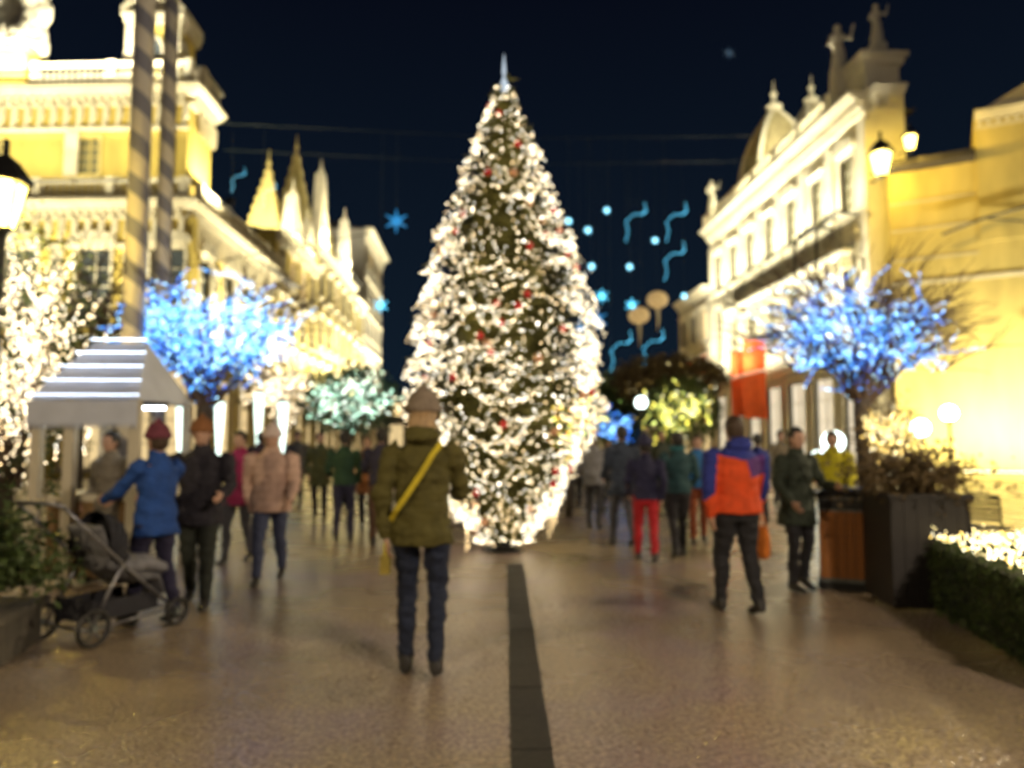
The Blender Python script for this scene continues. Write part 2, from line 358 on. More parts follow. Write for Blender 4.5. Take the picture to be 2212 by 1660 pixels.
def figure(mb, c, h, arm=1, wide=1.):
    """draped stone figure"""
    x, y, z = c
    mb.tube([(x, y, z), (x, y, z+h*.2), (x+.02*h, y, z+h*.45), (x-.01*h, y, z+h*.62), (x, y, z+h*.78), (x, y, z+h*.83)],
            [h*.15*wide, h*.13*wide, h*.10*wide, h*.085*wide, h*.12*wide, h*.05], 10)
    mb.ball((x, y-.01*h, z+h*.9), h*.065, 10, 8, (1, 1.1, 1.25))
    mb.tube([(x+.1*h*arm, y, z+h*.78), (x+.2*h*arm, y-.05*h, z+h*.7), (x+.24*h*arm, y-.1*h, z+h*.95)], [h*.045, h*.035, h*.02], 6)
    mb.tube([(x-.1*h*arm, y, z+h*.78), (x-.17*h*arm, y-.04*h, z+h*.6), (x-.08*h*arm, y-.1*h, z+h*.5)], [h*.045, h*.035, h*.025], 6)
def blob(name, mb, m, parent, voxel=.05, smooth=3, amp=.0, fs=4., kind=None, label=None, loc=None, rot=0):
    me = remesh(mb, voxel, smooth)
    if amp: ripple(me, amp, fs)
    me.materials.append(m); me.name = name
    return link(name, me, parent, kind, label, loc, rot)
def remesh(mb, voxel, smooth):
    me = bpy.data.meshes.new('t'); me.from_pydata(mb.v, [], mb.f); o = bpy.data.objects.new('t', me); COL.objects.link(o)
    r = o.modifiers.new('r', 'REMESH'); r.mode = 'VOXEL'; r.voxel_size = voxel; r.use_smooth_shade = True
    if smooth: q = o.modifiers.new('s', 'SMOOTH'); q.factor = .6; q.iterations = smooth
    dg = bpy.context.evaluated_depsgraph_get(); ev = o.evaluated_get(dg); res = bpy.data.meshes.new_from_object(ev)
    bpy.data.objects.remove(o); bpy.data.meshes.remove(me)
    res.polygons.foreach_set('use_smooth', [True]*len(res.polygons)); return res
def ripple(me, amp, fs, puff=0, zl=None, stretch=.6):
    n = len(me.vertices); co = np.empty(n*3); me.vertices.foreach_get('co', co); no = np.empty(n*3); me.vertices.foreach_get('normal', no)
    co = co.reshape(-1, 3); no = no.reshape(-1, 3)
    d = np.array([noise.noise(Vector((c[0]*fs, c[1]*fs, c[2]*fs*stretch)))+.5*noise.noise(Vector((c[0]*fs*2.3+9, c[1]*fs*2.3, c[2]*fs*2.3*stretch))) for c in co])*amp
    if puff: d += (np.abs(np.sin(co[:, 2]*pi/.085))**.5-.6)*puff
    co += no*d[:, None]; me.vertices.foreach_set('co', co.ravel()); me.update()
# big pale sculpture at the far left of the roof
q = at(38, 150, PY+.2); sc = thing('roof_sculpture', 'big pale stone figure group on a pedestal at top left roof edge', 'statue', (q.x, PY+.3, ZC2))
mb = MB(); mb.box(-.75, .55, -.5, .6, 0, 1.4); mb.box(-.9, .7, -.65, .75, 1.4, 1.65); mb.build('pedestal', M_OCHRE, sc)
mb = MB(); figure(mb, (-.5, 0, 1.6), 3.6, -1, 1.6); figure(mb, (.35, -.1, 1.6), 2.9, 1, 1.7)
mb.ball((.5, 0, 3.3), .75, 10, 8, (1, .6, 1.2)); mb.ball((0, 0, 2.3), .9, 10, 8, (1.2, .7, .8)); mb.tube([(.3, 0, 3.6), (1.0, .1, 4.6), (1.1, .2, 5.3)], [.4, .35, .1], 8)
blob('figure_group', mb, M_WHITE, sc, .07, 4, .12, 2.2)
if LAMPS:
    strip_light(Ff, -17.5, -.4, -2.4, 5.25, 1166, WARM, 'long uplight on the string course of the left palace front', -.25)
    strip_light(Ff, -17.5, -.4, -2.2, ZC1+.1, 510, WARM, 'long uplight on the lower balustrade of the left palace front', -.25)
    strip_light(Fs, .6, LS-.5, -1.4, 5.25, 780, WARM, 'long uplight on the street side of the left palace', -.25)
    strip_light(Fs, .4, 2.3, -1.2, ZC1+.1, 240, WARM, 'short uplight beside the attic corner of the left palace', -.2)
    strip_light(Ff, -17, -.4, -1.3, ZC2+.12, 1000, CREAM, 'uplight on the top cornice under the roof sculpture', -.4)
# ------------------------------------------------------------------ row of houses on the left
def house(name, label, F, u0, u1, h, m, floors, wm=1.2, wh=2.0, gables=(), lit=True, trimm=None, depth=9, shop='shop_interior', pitch=.5, cs=1.):
    t = thing(name, label, 'building'); tm = trimm or M_TRIM
    W = MB(); T = MB(); D = MB(); nb = max(1, int((u1-u0)/2.7)); step = (u1-u0)/nb; fh = (h-4.6)/floors
    ops = []
    for i in range(nb):
        c = u0+(i+.5)*step; ops.append((c-step*.34, c+step*.34, .4, 3.6))
        for k in range(floors): ops.append((c-wm/2, c+wm/2, 4.9+k*fh, 4.9+k*fh+min(wh, fh-1.1)))
    wall_open(W, F, u0, u1, 0, h, ops); W.box(u0, u0+.4, .46, depth, 0, h, F); W.box(u1-.4, u1, .46, depth, 0, h, F); W.box(u0+.4, u1-.4, depth-.4, depth, 0, h, F)
    for gu, gw, gh in gables: W.prism([(gu-gw/2, h), (gu+gw/2, h), (gu, h+gh)], .05, .5, F)
    W.build('wall', m, t)
    for i in range(nb):
        c = u0+(i+.5)*step
        window(t, F, c, .4, round(step*.68, 3), 3.2, tm, glow(shop, (1, .74, .36), .4), False)
        for k in range(floors): window(t, F, c, 4.9+k*fh, wm, round(min(wh, fh-1.1), 3), tm, glow('lit_room', (1, .7, .3), 1.1) if lit and RND.random() < .3 else M_GLASS, 1)
    cornice(T, F, u0, u1, h, cs, D); T.box(u0, u1, -.18, -.002, 4.15, 4.35, F)
    for k in range(floors-1): T.box(u0, u1, -.09, -.002, 4.9+(k+1)*fh-.62, 4.9+(k+1)*fh-.5, F)
    for gu, gw, gh in gables:
        for sx in (-1, 1):
            n = int(gh/.3)
            for k in range(n):
                f = k/n; x = gu+sx*gw/2*(1-f); T.box(x-.16, x+.16, -.12, .6, h+gh*f, h+gh*(f+1/n)*1.0+.12, F)
        c = F.p(gu, .2, h+gh); T.tube([c, (c[0], c[1], c[2]+1.3)], [.16, .02], 6); T.ball((c[0], c[1], c[2]+.35), .22, 8, 6)
        p = F.p(gu, .02, h+gh*.3); T.ball(p, gw*.13, 10, 6, (1, 1, 1))
    T.build('moulding', tm, t); D.build('dentils', tm, t, kind='stuff')
    R = MB(); R.box(u0-.2, u1+.2, .1, depth, h-.15, h-.05, F)
    R.prism([(u0, h), (u1, h), (u1, h+.01), (u0, h+.01)], .5, depth, F)
    vs = [F.p(u0, .6, h), F.p(u1, .6, h), F.p(u1, depth, h), F.p(u0, depth, h), F.p(u0+.3, depth/2, h+depth*.22*pitch), F.p(u1-.3, depth/2, h+depth*.22*pitch)]
    R.add(vs, [(0, 1, 5, 4), (2, 3, 4, 5), (1, 2, 5), (3, 0, 4)])
    R.build('roof', M_ROOF, t)
    if gables:
        for gu, gw, gh in gables:
            R = MB(); q = gw/2; cc = F.p(gu, .5+q, h+gh+2.2)
            vs = [F.p(gu-q, .52, h), F.p(gu+q, .52, h), F.p(gu+q, .5+gw, h), F.p(gu-q, .5+gw, h), cc]
            R.add(vs, [(0, 1, 4), (1, 2, 4), (2, 3, 4), (3, 0, 4), (3, 2, 1, 0)]); R.ball((cc[0], cc[1], cc[2]), .16, 8, 6); R.tube([cc, (cc[0], cc[1], cc[2]+1.0)], [.06, .01], 5)
            for e_ in range(1, 9):
                f = e_/9
                for k in range(4):
                    v = Vector(vs[k]).lerp(Vector(cc), f); R.ball(v, .12, 6, 4)
            R.build('spire_roof', M_OCHRE_DEEP, t)
    return t
house('town_house', 'yellow house with pale cornice next to the left palace', Fs, LS+.1, 24, 13.8, M_OCHRE, 3, gables=((17.6, 2.6, 3.4), (21.5, 2.4, 2.6)))
house('gabled_house', 'ochre house with two steep pointed gables halfway down the left side', Fs, 24.1, 39, 15.6, M_OCHRE_DEEP, 3, gables=((25.8, 3.2, 6.0), (35.8, 3.4, 5.4)), cs=1.2)
house('stone_house', 'ochre house with a plain cornice before the tall corner house', Fs, 39.1, 46, 15.0, M_OCHRE, 3, lit=True)
house('corner_house', 'tall pale corner house closing the left row', Fs, 46.1, 60, 23.5, M_PALE, 5, trimm=M_TRIM, cs=1.6)
if LAMPS:
    strip_light(Fs, LS+.5, 23.5, -1.3, 4.5, 902, WARM, 'uplight over the shops of the yellow town house', -.22)
    strip_light(Fs, 24.5, 38.5, -1.3, 4.5, 2246, WARM, 'uplight over the shops of the gabled house', -.22)
    strip_light(Fs, 24.5, 38.5, -1.0, 15.7, 2048, CREAM, 'uplight behind the cornice of the gabled house', -.3)
    strip_light(Fs, LS+.6, 23.6, -1.0, 13.9, 420, WARM, 'uplight behind the cornice of the yellow town house', -.5)
    strip_light(Fs, 39.5, 60, -1.3, 4.5, 4680, CREAM, 'uplight over the shops of the far corner house', -.22)
# ------------------------------------------------------------------ right white palace
RX, RY = 16.55, 30.0
Rw = Frame(RX, RY, -90); Rf = Frame(RX, RY, 0)
wp = thing('white_palace', 'long white floodlit palace with statues and domed roofs on the right', 'building')
LP = 21.6; ZW = 16.4
W = MB(); T = MB(); D = MB(); B = MB()
ops = []
for i in range(7):
    c = -1.9-i*3.0; ops += [(c-.6, c+.6, 11.7, 14.2), (c-.65, c+.65, 6.9, 10.3), (c-1.0, c+1.0, .4, 4.4)]
wall_open(W, Rw, -LP, 0, 0, ZW-.5, ops); W.box(-LP, 0, 0, .45, ZW-.498, ZW, Rw)
W.box(.46, 1.6, 0, .45, 0, ZW, Rf); W.box(.46, 1.6, .46, 9, ZW-4.2, ZW-.1, Rf); W.box(.46, 1.5, .1, 2.3, ZW, ZW+1.2, Rf); W.box(.46, 7, LP-.5, LP-.05, 0, ZW, Rf)
W.build('wall', M_WHITE, wp)
for i in range(7):
    c = -1.9-i*3.0
    window(wp, Rw, c, 11.7, 1.2, 2.5, M_WHITE, M_BRASS, 1, arch=(i % 2 == 0))
    window(wp, Rw, c, 6.9, 1.3, 3.4, M_WHITE, M_BRASS, 1, arch=True)
    window(wp, Rw, c, .4, 2.0, 4.0, M_WHITE, glow('shop_interior_pale', (1, .85, .6), .4), False)
    T.box(c-1.65, c-1.2, -.16, -.002, 5.4, ZW-1.3, Rw)
T.box(-.5, 0, -.18, -.001, 5.4, ZW-1.3, Rw)
cornice(T, Rw, -LP, 0, ZW, 1.5, D, 0); cornice(T, Rf, 0, 1.3, ZW+.003, 1.5, D)
T.box(-LP, 0, -.22, -.002, 4.9, 5.3, Rw); T.box(-LP, 0, -.16, -.002, 10.9, 11.1, Rw)
# corner attic block and its curved top
T.box(-.2, 1.6, -.15, 2.4, ZW+1.2, ZW+1.5, Rf); T.box(-.35, 1.75, -.3, 2.5, ZW+1.5, ZW+1.68, Rf)
T.box(-.1, .44, -.1, 2.3, ZW+.01, ZW+1.2, Rf)
T.build('moulding', M_WHITE, wp); D.build('dentils', M_WHITE, wp, kind='stuff')
T2 = MB(); balustrade(T2, Rw, -LP+.2, -2.6, ZW, 1.0, -.4, .28, B); T2.build('parapet_rail', M_WHITE, wp); B.build('balusters', M_WHITE, wp, kind='stuff')
R = MB(); R.add([(RX+2.4, RY+.5, 12.2), (RX+14, RY+.5, 12.2), (RX+14, RY+LP, 12.2), (RX+2.4, RY+LP, 12.2), (RX+4.5, RY+5, 15.2), (RX+12, RY+5, 15.2), (RX+12, RY+LP-3, 15.2), (RX+4.5, RY+LP-3, 15.2)],
                [(0, 1, 5, 4), (1, 2, 6, 5), (2, 3, 7, 6), (3, 0, 4, 7), (4, 5, 6, 7)])
R.box(RX+.5, RX+2.4, RY+.5, RY+LP-.5, ZW-.6, ZW-.5); R.build('roof', M_ROOF, wp)
# domed pavilion roofs
def dome(x, y, z0, w, h):
    d = MB(); prof = []
    for k in range(11):
        a = k/10; prof.append((w/2*(1-a**2.6)+.16, h*a))
    d.box(x-w/2-.2, x+w/2+.2, y-w/2-.2, y+w/2+.2, z0-1.2, z0); d.lathe(prof, (x, y, z0), 16, sq=.25)
    for k in range(14): a = k/14; r = (w/2*(1-a**2.6)+.2); d.lathe([(r, 0), (r+.02, .06), (r, .12)], (x, y, z0+h*a), 16, sq=.25)
    o = d.build('dome_roof', M_ZINC, wp)
    r = MB()
    for sx, sy in ((-1, -1), (1, -1), (1, 1), (-1, 1)):
        r.tube([(x+sx*q*.93, y+sy*q*.93, z0+zz) for q, zz in prof], .17, 6)
    r.lathe([(.5, 0), (.55, .25), (.2, .4), (.12, .9), (.24, 1.1), (.05, 1.3), (.02, 2.0)], (x, y, z0+h), 10)
    r.build('dome_rib', M_WHITE, wp)
dome(19.3, 46.4, 16.9, 3.6, 6.2); dome(22.6, 48.0, 17.0, 3.6, 7.4)
def rail(mb, pts_fn, n, h, z, step):
    for k in range(n+1):
        p = pts_fn(k*step); mb.tube([(p[0], p[1], z), (p[0], p[1], z+h)], .014, 4)
# long balcony with iron railing
bl = MB(); bl.box(-17, -1.0, -.85, -.225, 9.62, 9.8, Rw)
for u in np.arange(-16.6, -1, 1.5): bl.prism([(u, 9.0), (u+.2, 9.0), (u+.2, 9.61), (u, 9.61)], -.7, -.17, Rw)
bo = bl.build('balcony', M_WHITE, wp)
ir = MB()
for u in np.arange(-17, -.95, .16): ir.tube([Rw.p(u, -.8, 9.8), Rw.p(u, -.8, 10.75)], .014, 4)
ir.tube([Rw.p(-17, -.8, 10.78), Rw.p(-1, -.8, 10.78)], .035, 6); ir.tube([Rw.p(-17, -.8, 9.9), Rw.p(-1, -.8, 9.9)], .02, 6); ir.build('balcony_railing', M_IRON, bo)
# arched iron awning frame at the near end
ar = MB()
for du in (0, 2.2):
    pts = [Rw.p(-2.9+du, -.2, 11.2-.0), Rw.p(-2.9+du, -1.0, 11.3)]+[Rw.p(-2.9+du, -1.0-1.1*sin(a), 10.0+1.3*cos(a)) for a in np.linspace(.1, pi/2, 7)]+[Rw.p(-2.9+du, -2.1, 8.8)]
    ar.tube(pts, .07, 6)
ar.tube([Rw.p(-2.9, -2.1, 9.2), Rw.p(-.7, -2.1, 9.2)], .06, 6); ar.tube([Rw.p(-2.9, -1.55, 10.95), Rw.p(-.7, -1.55, 10.95)], .06, 6)
ar.build('awning_frame', M_IRON, wp)
for (px, py0, py1, Y, dx_, lab, dz) in ((1841, 52, 122, 30.5, .4, 'stone statue left of the corner block on the white palace roof', ZW+.02), (1911, 8, 88, 31.2, 1.2, 'tallest stone statue on top of the corner block of the white palace', ZW+1.69),
                               (1544, 390, 455, 49.5, 0, 'small stone statue at the far end of the white palace roof', ZW+.02)):
    a0, a1 = at(px, py1, Y), at(px, py0, Y); x = RX+(dx_ if dx_ > 1 else -.25); y = Y if px != 1841 else 31.9
    if px == 1841: a0, a1 = at(px, py1, y), at(px, py0, y)
    if px == 1544: y = 50.3; a0, a1 = at(px, py1, y), at(px, py0, y)
    st = thing('roof_statue', lab, 'statue', (x, y, dz), 0, 'statues along the white palace roof'); H = a1.z-dz
    mb = MB(); mb.box(-.3, .3, -.3, .3, 0, .35*H); mb.build('plinth', M_WHITE, st)
    mb = MB(); figure(mb, (0, 0, .34*H), .66*H, 1, 1.0); blob('figure', mb, M_WHITE, st, .04, 2, .03, 5)
if LAMPS:
    strip_light(Rw, -LP+.3, -.4, -2.4, 4.9, 1845, CREAM, 'long uplight at first floor of the white palace', -.25)
    strip_light(Rw, -LP+.3, -.4, -1.35, 11.0, 604, CREAM, 'long uplight below the cornice of the white palace', -.3)
    strip_light(Rw, -LP+.3, -1, .9, ZW+.05, 780, WARM, 'uplight on the roof below the domes of the white palace', .9)
def spot(loc, target, energy, col, ang, label):
    t = thing('roof_floodlight', label, 'floodlight', loc, 0, 'roof floodlights'); d = Vector(target)-Vector(loc); e = d.to_track_quat('-Z', 'Y').to_euler()
    b = MB(); b.box(-.2, .2, -.15, .15, -.02, .2); o = b.build('housing', M_IRON, t); o.rotation_euler = e
    b = MB(); b.box(-.17, .17, -.12, .12, -.035, -.025); o = b.build('lens', glow('flood_lens', col, 5, False), t); o.rotation_euler = e
    b = MB(); b.box(-.24, -.21, -.05, .05, -.35, .1); b.box(.21, .24, -.05, .05, -.35, .1); b.box(-.24, .24, -.05, .05, -.38, -.351); b.build('bracket', M_IRON, t)
    l = lamp('SPOT', d.normalized()*.08, energy, col, t, .12, e, ang, 'light_source')
if LAMPS:
    spot((PX-1.8, 40.5, 14.6), (PX-1.2, 54, 18.5), 3200, WARM, 60, 'floodlight on the left roofs aimed at the pointed spires')
    spot((RX+1.8, 37, 16.5), (RX+4, 47, 19.5), 5000, WARM, 70, 'floodlight on the white palace roof aimed at the domes')
    spot((PX-1.2, 31.2, 16.4), (RX+.3, 31.6, 19.6), 14000, CREAM, 16, 'floodlight on the left palace roof aimed across at the roof statues')
# lower houses beyond the white palace
Rb = Frame(RX-.1, RY+LP+.1, -90)
h2 = house('shop_house', 'lower pale house with red awnings past the white palace', Rb, -8.2, -.05, 12.6, M_PALE, 2, trimm=M_WHITE, shop='shop_interior')
h3 = house('brick_house', 'small brownish house farthest down the right side', Rb, -22, -8.4, 8.0, mat('red_render', (.30, .12, .06), .85, .2, 1), 1, trimm=M_TRIM)
house('far_house', 'low distant house closing the far end of the street', Frame(-16, 106, 0), 0, 34, 7.4, M_PALE, 1, trimm=M_TRIM)
M_RED = mat('red_canvas', (.50, .035, .015), .8, .2, 3, .15, 40); M_REDO = mat('orange_red_canvas', (.60, .085, .01), .8, .15, 2)
def awning(F, u0, u1, z, m, label, d=1.6):
    t = thing('awning', label, 'awning', F.p((u0+u1)/2, -.26, z), F.a, 'red shop awnings'); L = u1-u0; n = int(L/.35)
    a = MB(); a.add([(-L/2, 0, 0), (L/2, 0, 0), (L/2, -d, -.8), (-L/2, -d, -.8), (-L/2, 0, -.05), (L/2, 0, -.05), (L/2, -d, -.85), (-L/2, -d, -.85)],
                    [(0, 3, 2, 1), (4, 5, 6, 7), (0, 1, 5, 4), (0, 4, 7, 3), (1, 2, 6, 5), (2, 3, 7, 6)]); a.build('canopy', m, t)
    v = MB()
    for k in range(n): x = -L/2+L*(k+.05)/n; v.box(x, x+L/n*.9, -d-.03, -d-.005, -1.2, -.86)
    v.build('valance', M_TRIM, t)
    r = MB()
    for x in (-L/2+.1, L/2-.1): r.tube([(x, -.0, -1.3), (x, -d+.05, -.9)], .025, 5)
    r.build('arm', M_IRON, t)
awning(Rb, -3.6, -.3, 7.6, M_REDO, 'upper red awning on the pale shop house'); awning(Rb, -7.8, -4.2, 5.2, M_RED, 'red awning over the second shop of the pale house')
awning(Rb, -3.7, -.4, 4.6, M_RED, 'red awning over the first shop of the pale house')
def banner(px, py0, py1, Y, wpx, m, label):
    a, b = at(px-wpx/2, py0, Y), at(px+wpx/2, py1, Y); x = a.x; wd = (b.x-a.x); h = a.z-b.z
    t = thing('banner', label, 'banner', (RX-.2, Y, a.z), 0, 'red banners on the palace front')
    c = MB(); W2 = RX-.25-a.x; W2 = max(wd, .8); n = 8
    vs = []; k2 = 10
    for j in range(k2+1):
        for i in range(n+1): vs.append((-.35-W2*i/n, .06*sin(i*.9+j*.35), -h*j/k2))
    vs2 = [(x_, y_+.012, z_) for x_, y_, z_ in vs]; o = len(vs)
    fs = [(j*(n+1)+i, j*(n+1)+i+1, (j+1)*(n+1)+i+1, (j+1)*(n+1)+i) for j in range(k2) for i in range(n)]
    c.add(vs+vs2, fs+[tuple(q+o for q in reversed(f)) for f in fs]); c.build('cloth', m, t, True)
    p = MB(); p.tube([(.15, 0, .04), (-.5-W2, 0, .04)], .035, 6); p.ball((-.52-W2, 0, .04), .07, 8, 6); p.build('pole', M_IRON, t)
banner(1650, 735, 905, 40.5, 52, M_REDO, 'bright orange-red banner hanging nearest on the white palace front')
banner(1622, 760, 900, 43.8, 34, M_REDO, 'paler red banner right behind the nearest one')
banner(1540, 800, 915, 50.5, 28, M_RED, 'dark red banner at the far end of the white palace')
# ------------------------------------------------------------------ yellow building on the far right
Fy = Frame(16.5, 28.6, -32.6)
yb = thing('yellow_building', 'plain yellow building with dark eaves at the right edge', 'building')
W = MB(); T = MB(); D = MB(); ZY = 12.2
opy = [(4.6+i*3.4, 5.9+i*3.4, 3.1, 5.6) for i in range(3)]
wall_open(W, Fy, 0, 14, 0, ZY, opy); W.box(3.05, 14, -.1, -.002, 9.0, 14.0, Fy); W.box(3.05, 14, 0, .45, ZY, 14.0, Fy); W.box(3.05, 3.5, .46, 7, ZY, 14.0, Fy); W.box(0, .4, .46, 7, 0, ZY, Fy)
W.build('wall', M_OCHRE_DEEP, yb)
for i in range(3): window(yb, Fy, 5.25+i*3.4, 3.1, 1.3, 2.5, M_TRIM, glow('lit_room', (1, .7, .3), 1.1), 1)
cornice(T, Fy, 3.05, 14, 14.0, 1.0, D); T.prism([(3.2, 14.0), (9.5, 14.0), (6.35, 15.6)], -.3, .3, Fy)
T.box(0, 14, -.06, -.002, 7.6, 7.75, Fy)
for z in (8.6, 9.8, 10.9): T.box(0, 3.0, -.03, -.002, z, z+.06, Fy)
T.build('moulding', M_TRIM, yb); D.build('dentils', M_TRIM, yb, kind='stuff')
R = MB(); R.prism([(0, ZY), (3.0, ZY), (3.0, ZY+.25), (0, ZY+.25)], -.8, .5, Fy)
R.add([Fy.p(0, -.7, ZY+.25), Fy.p(3.0, -.7, ZY+.25), Fy.p(3.0, 5, ZY+2.2), Fy.p(0, 5, ZY+2.2)], [(0, 1, 2, 3)]); R.box(3.3, 14, .1, 7, 13.7, 13.9, Fy)
R.build('roof', M_ROOF, yb)
if LAMPS:
    strip_light(Fy, .3, 13.5, -3.0, .35, 1315, (1, .88, .52), 'long uplight along the yellow building at the right edge', -.75)
ca = thing('cable_run', 'two dark cables strung across the yellow wall at right edge', 'cable'); cb = MB()
cb.tube([Fy.p(1.8, -.35, 9.4), Fy.p(3.2, -.3, 9.85), Fy.p(4.6, -.3, 10.1)], .05, 5); cb.tube([Fy.p(3.2, -.3, 9.85), Fy.p(4.8, -.3, 9.45)], .035, 5); cb.build('cable', M_IRON, ca)
def lantern(loc, label, energy, s=1., col=(1, .70, .12), wall=None, post=None, g='yellow lanterns'):
    t = thing('lantern', label, 'lamp', (loc[0], loc[1], 0 if post else loc[2]-.3), wall or 0, g); z = loc[2] if post else .3
    if post: q = MB(); q.lathe([(.16, 0), (.18, .25), (.09, .5), (.06, .7), (.05, z-.5), (.09, z-.42), (.04, z-.35*s)], n=10); q.build('post', M_IRON, t)
    else: q = MB(); q.tube([(0, .9, -.2), (0, .5, -.35), (0, .15, -.2), (0, 0, z-.35*s)], .035, 6); q.tube([(0, .9, .1), (0, .3, .02), (0, 0, z-.3*s)], .02, 6); q.build('bracket', M_IRON, t)
    b = MB(); b.lathe([(.10*s, -.3*s), (.19*s, .12*s), (.19*s, .14*s)], (0, 0, z), 6); o = b.build('glass', lamp_glass('lantern_glass_%d%d' % (int(col[1]*100), int(col[2]*100)), col, 14), t)
    b = MB(); b.lathe([(.24*s, .15*s), (.26*s, .18*s), (.12*s, .38*s), (.03*s, .45*s), (.03*s, .6*s)], (0, 0, z), 6)
    for k in range(6): a = 2*pi*(k+.5)/6; b.tube([(.105*s*cos(a), .105*s*sin(a), z-.3*s), (.2*s*cos(a), .2*s*sin(a), z+.15*s)], .014, 4)
    b.lathe([(.03, -.36*s), (.12*s, -.3*s)], (0, 0, z), 6); b.build('cap', M_IRON, t)
    if LAMPS: lamp('POINT', (0, 0, z-.05), energy, col, t, .09, name='light_source')
p = at(1903, 348, 26.8); lantern(p, 'larger yellow lantern on the corner of the yellow building', 500, 1.9)
p = at(1966, 305, 27.3); lantern(p, 'smaller yellow lantern right of the first at roof height', 240, 1.2)
p = at(8, 430, 9.6); lantern(p, 'big yellow lantern on a post at the left edge above warm lights', 220, 1.3, (1, .70, .12), post=True)

lantern((-6.4, -2.2, 4.8), 'added fill lantern on a post, unseen, left of and behind the viewer', 1000, 1.5, (1, .80, .50), post=True)  # added out of view to light people, tree and ground from the front
lantern((4.6, -1.5, 4.8), 'added fill lantern on a post, unseen, behind the viewer to the right', 1500, 1.5, (1, .82, .62), post=True)  # second added lamp behind the camera, filling in people and paving
lantern((9.2, 8.6, 4.4), 'added fill lantern on a post, out of view beyond the cafe chairs at the right', 1100, 1.3, (1, .82, .55), post=True)  # added beyond the frame edge to brighten the lower yellow wall
# ------------------------------------------------------------------ striped masts
def stripe_mat():
    m = bpy.data.materials.new('spiral_stripe'); m.use_nodes = True; n = m.node_tree; b = n.nodes['Principled BSDF']; L = n.links
    tc = n.nodes.new('ShaderNodeTexCoord'); s = n.nodes.new('ShaderNodeSeparateXYZ'); L.new(tc.outputs['Object'], s.inputs[0])
    a = n.nodes.new('ShaderNodeMath'); a.operation = 'ARCTAN2'; L.new(s.outputs['Y'], a.inputs[0]); L.new(s.outputs['X'], a.inputs[1])
    d = n.nodes.new('ShaderNodeMath'); d.operation = 'DIVIDE'; L.new(a.outputs[0], d.inputs[0]); d.inputs[1].default_value = 2*pi
    z = n.nodes.new('ShaderNodeMath'); z.operation = 'MULTIPLY_ADD'; L.new(s.outputs['Z'], z.inputs[0]); z.inputs[1].default_value = 1.45; L.new(d.outputs[0], z.inputs[2])
    f = n.nodes.new('ShaderNodeMath'); f.operation = 'FRACT'; L.new(z.outputs[0], f.inputs[0])
    r = n.nodes.new('ShaderNodeValToRGB'); r.color_ramp.interpolation = 'LINEAR'; e = r.color_ramp.elements
    e[0].position = .50; e[0].color = (.68, .64, .55, 1); e[1].position = .54; e[1].color = (.24, .245, .30, 1)
    x = e.new(.96); x.color = (.24, .245, .30, 1); x = e.new(1.0); x.color = (.68, .64, .55, 1)
    L.new(f.outputs[0], r.inputs[0]); L.new(r.outputs[0], b.inputs['Base Color']); b.inputs['Roughness'].default_value = .5
    return m
M_STRIPE = stripe_mat()
for (px, Y, rr, lab) in ((288, 11.8, .165, 'thick mast with grey spiral stripe, nearer of the pair at left'), (347, 14.8, .15, 'slimmer mast with grey spiral stripe behind the thick one')):
    t = thing('striped_mast', lab, 'mast', (gx(px, Y, 700), Y, 0), 0, 'striped masts')
    b = MB(); b.lathe([(rr*.98, .5), (rr*1.0, 3), (rr*.9, 13)], n=24); b.build('shaft', M_STRIPE, t, True)
    b = MB(); b.lathe([(rr*2.2, 0), (rr*2.2, .2), (rr*1.6, .3), (rr*1.5, .5), (rr*1.1, .58)], n=16); b.build('base', M_TRIM, t)
    b = MB(); b.ball((0, 0, 13.15), rr*1.3, 12, 8); b.lathe([(rr*1.2, 12.85), (rr*1.2, 13.0)], n=16); b.build('finial', mat('gilding', (.6, .4, .1), .3, .1, metal=1), t, True)

# ------------------------------------------------------------------ trees with lights
def bulb_mats(kind):
    W = {'warm': [(1, .80, .50), (1, .70, .34), (1, .92, .74)], 'gold': [(1, .66, .16), (1, .8, .35), (1, .9, .6)], 'blue': [(.03, .20, 1), (.10, .42, 1), (.45, .80, 1)],
         'mint': [(.55, 1, .72), (.85, 1, .85), (1, .95, .6)], 'mixed': [(1, .72, .1), (1, .35, .06), (.55, 1, .2)], 'lime': [(1, .86, .12), (.85, 1, .25), (1, .93, .65)]}[kind]
    st = {'warm': 5.5, 'gold': 5, 'blue': 3.2, 'mint': 4, 'mixed': 5, 'lime': 4}[kind]
    return [glow('bulb_%s_%d' % (kind, i), c, st*((.55, .85, 1.4)[i] if kind == 'blue' else 1)) for i, c in enumerate(W)]
def leaves(mb, pts, size, n_each, rnd, spread):
    for p in pts:
        for _ in range(n_each):
            c = Vector(p)+Vector((rnd.gauss(0, spread), rnd.gauss(0, spread), rnd.gauss(0, spread)))
            a = Vector((rnd.gauss(0, 1), rnd.gauss(0, 1), rnd.gauss(0, .7))).normalized()*size*rnd.uniform(.6, 1.3); b = a.cross(Vector((rnd.gauss(0, 1), rnd.gauss(0, 1), rnd.gauss(0, 1)))).normalized()*size*.42
            mb.add([c-a, c+b, c+a, c-b], [(0, 1, 2, 3)])
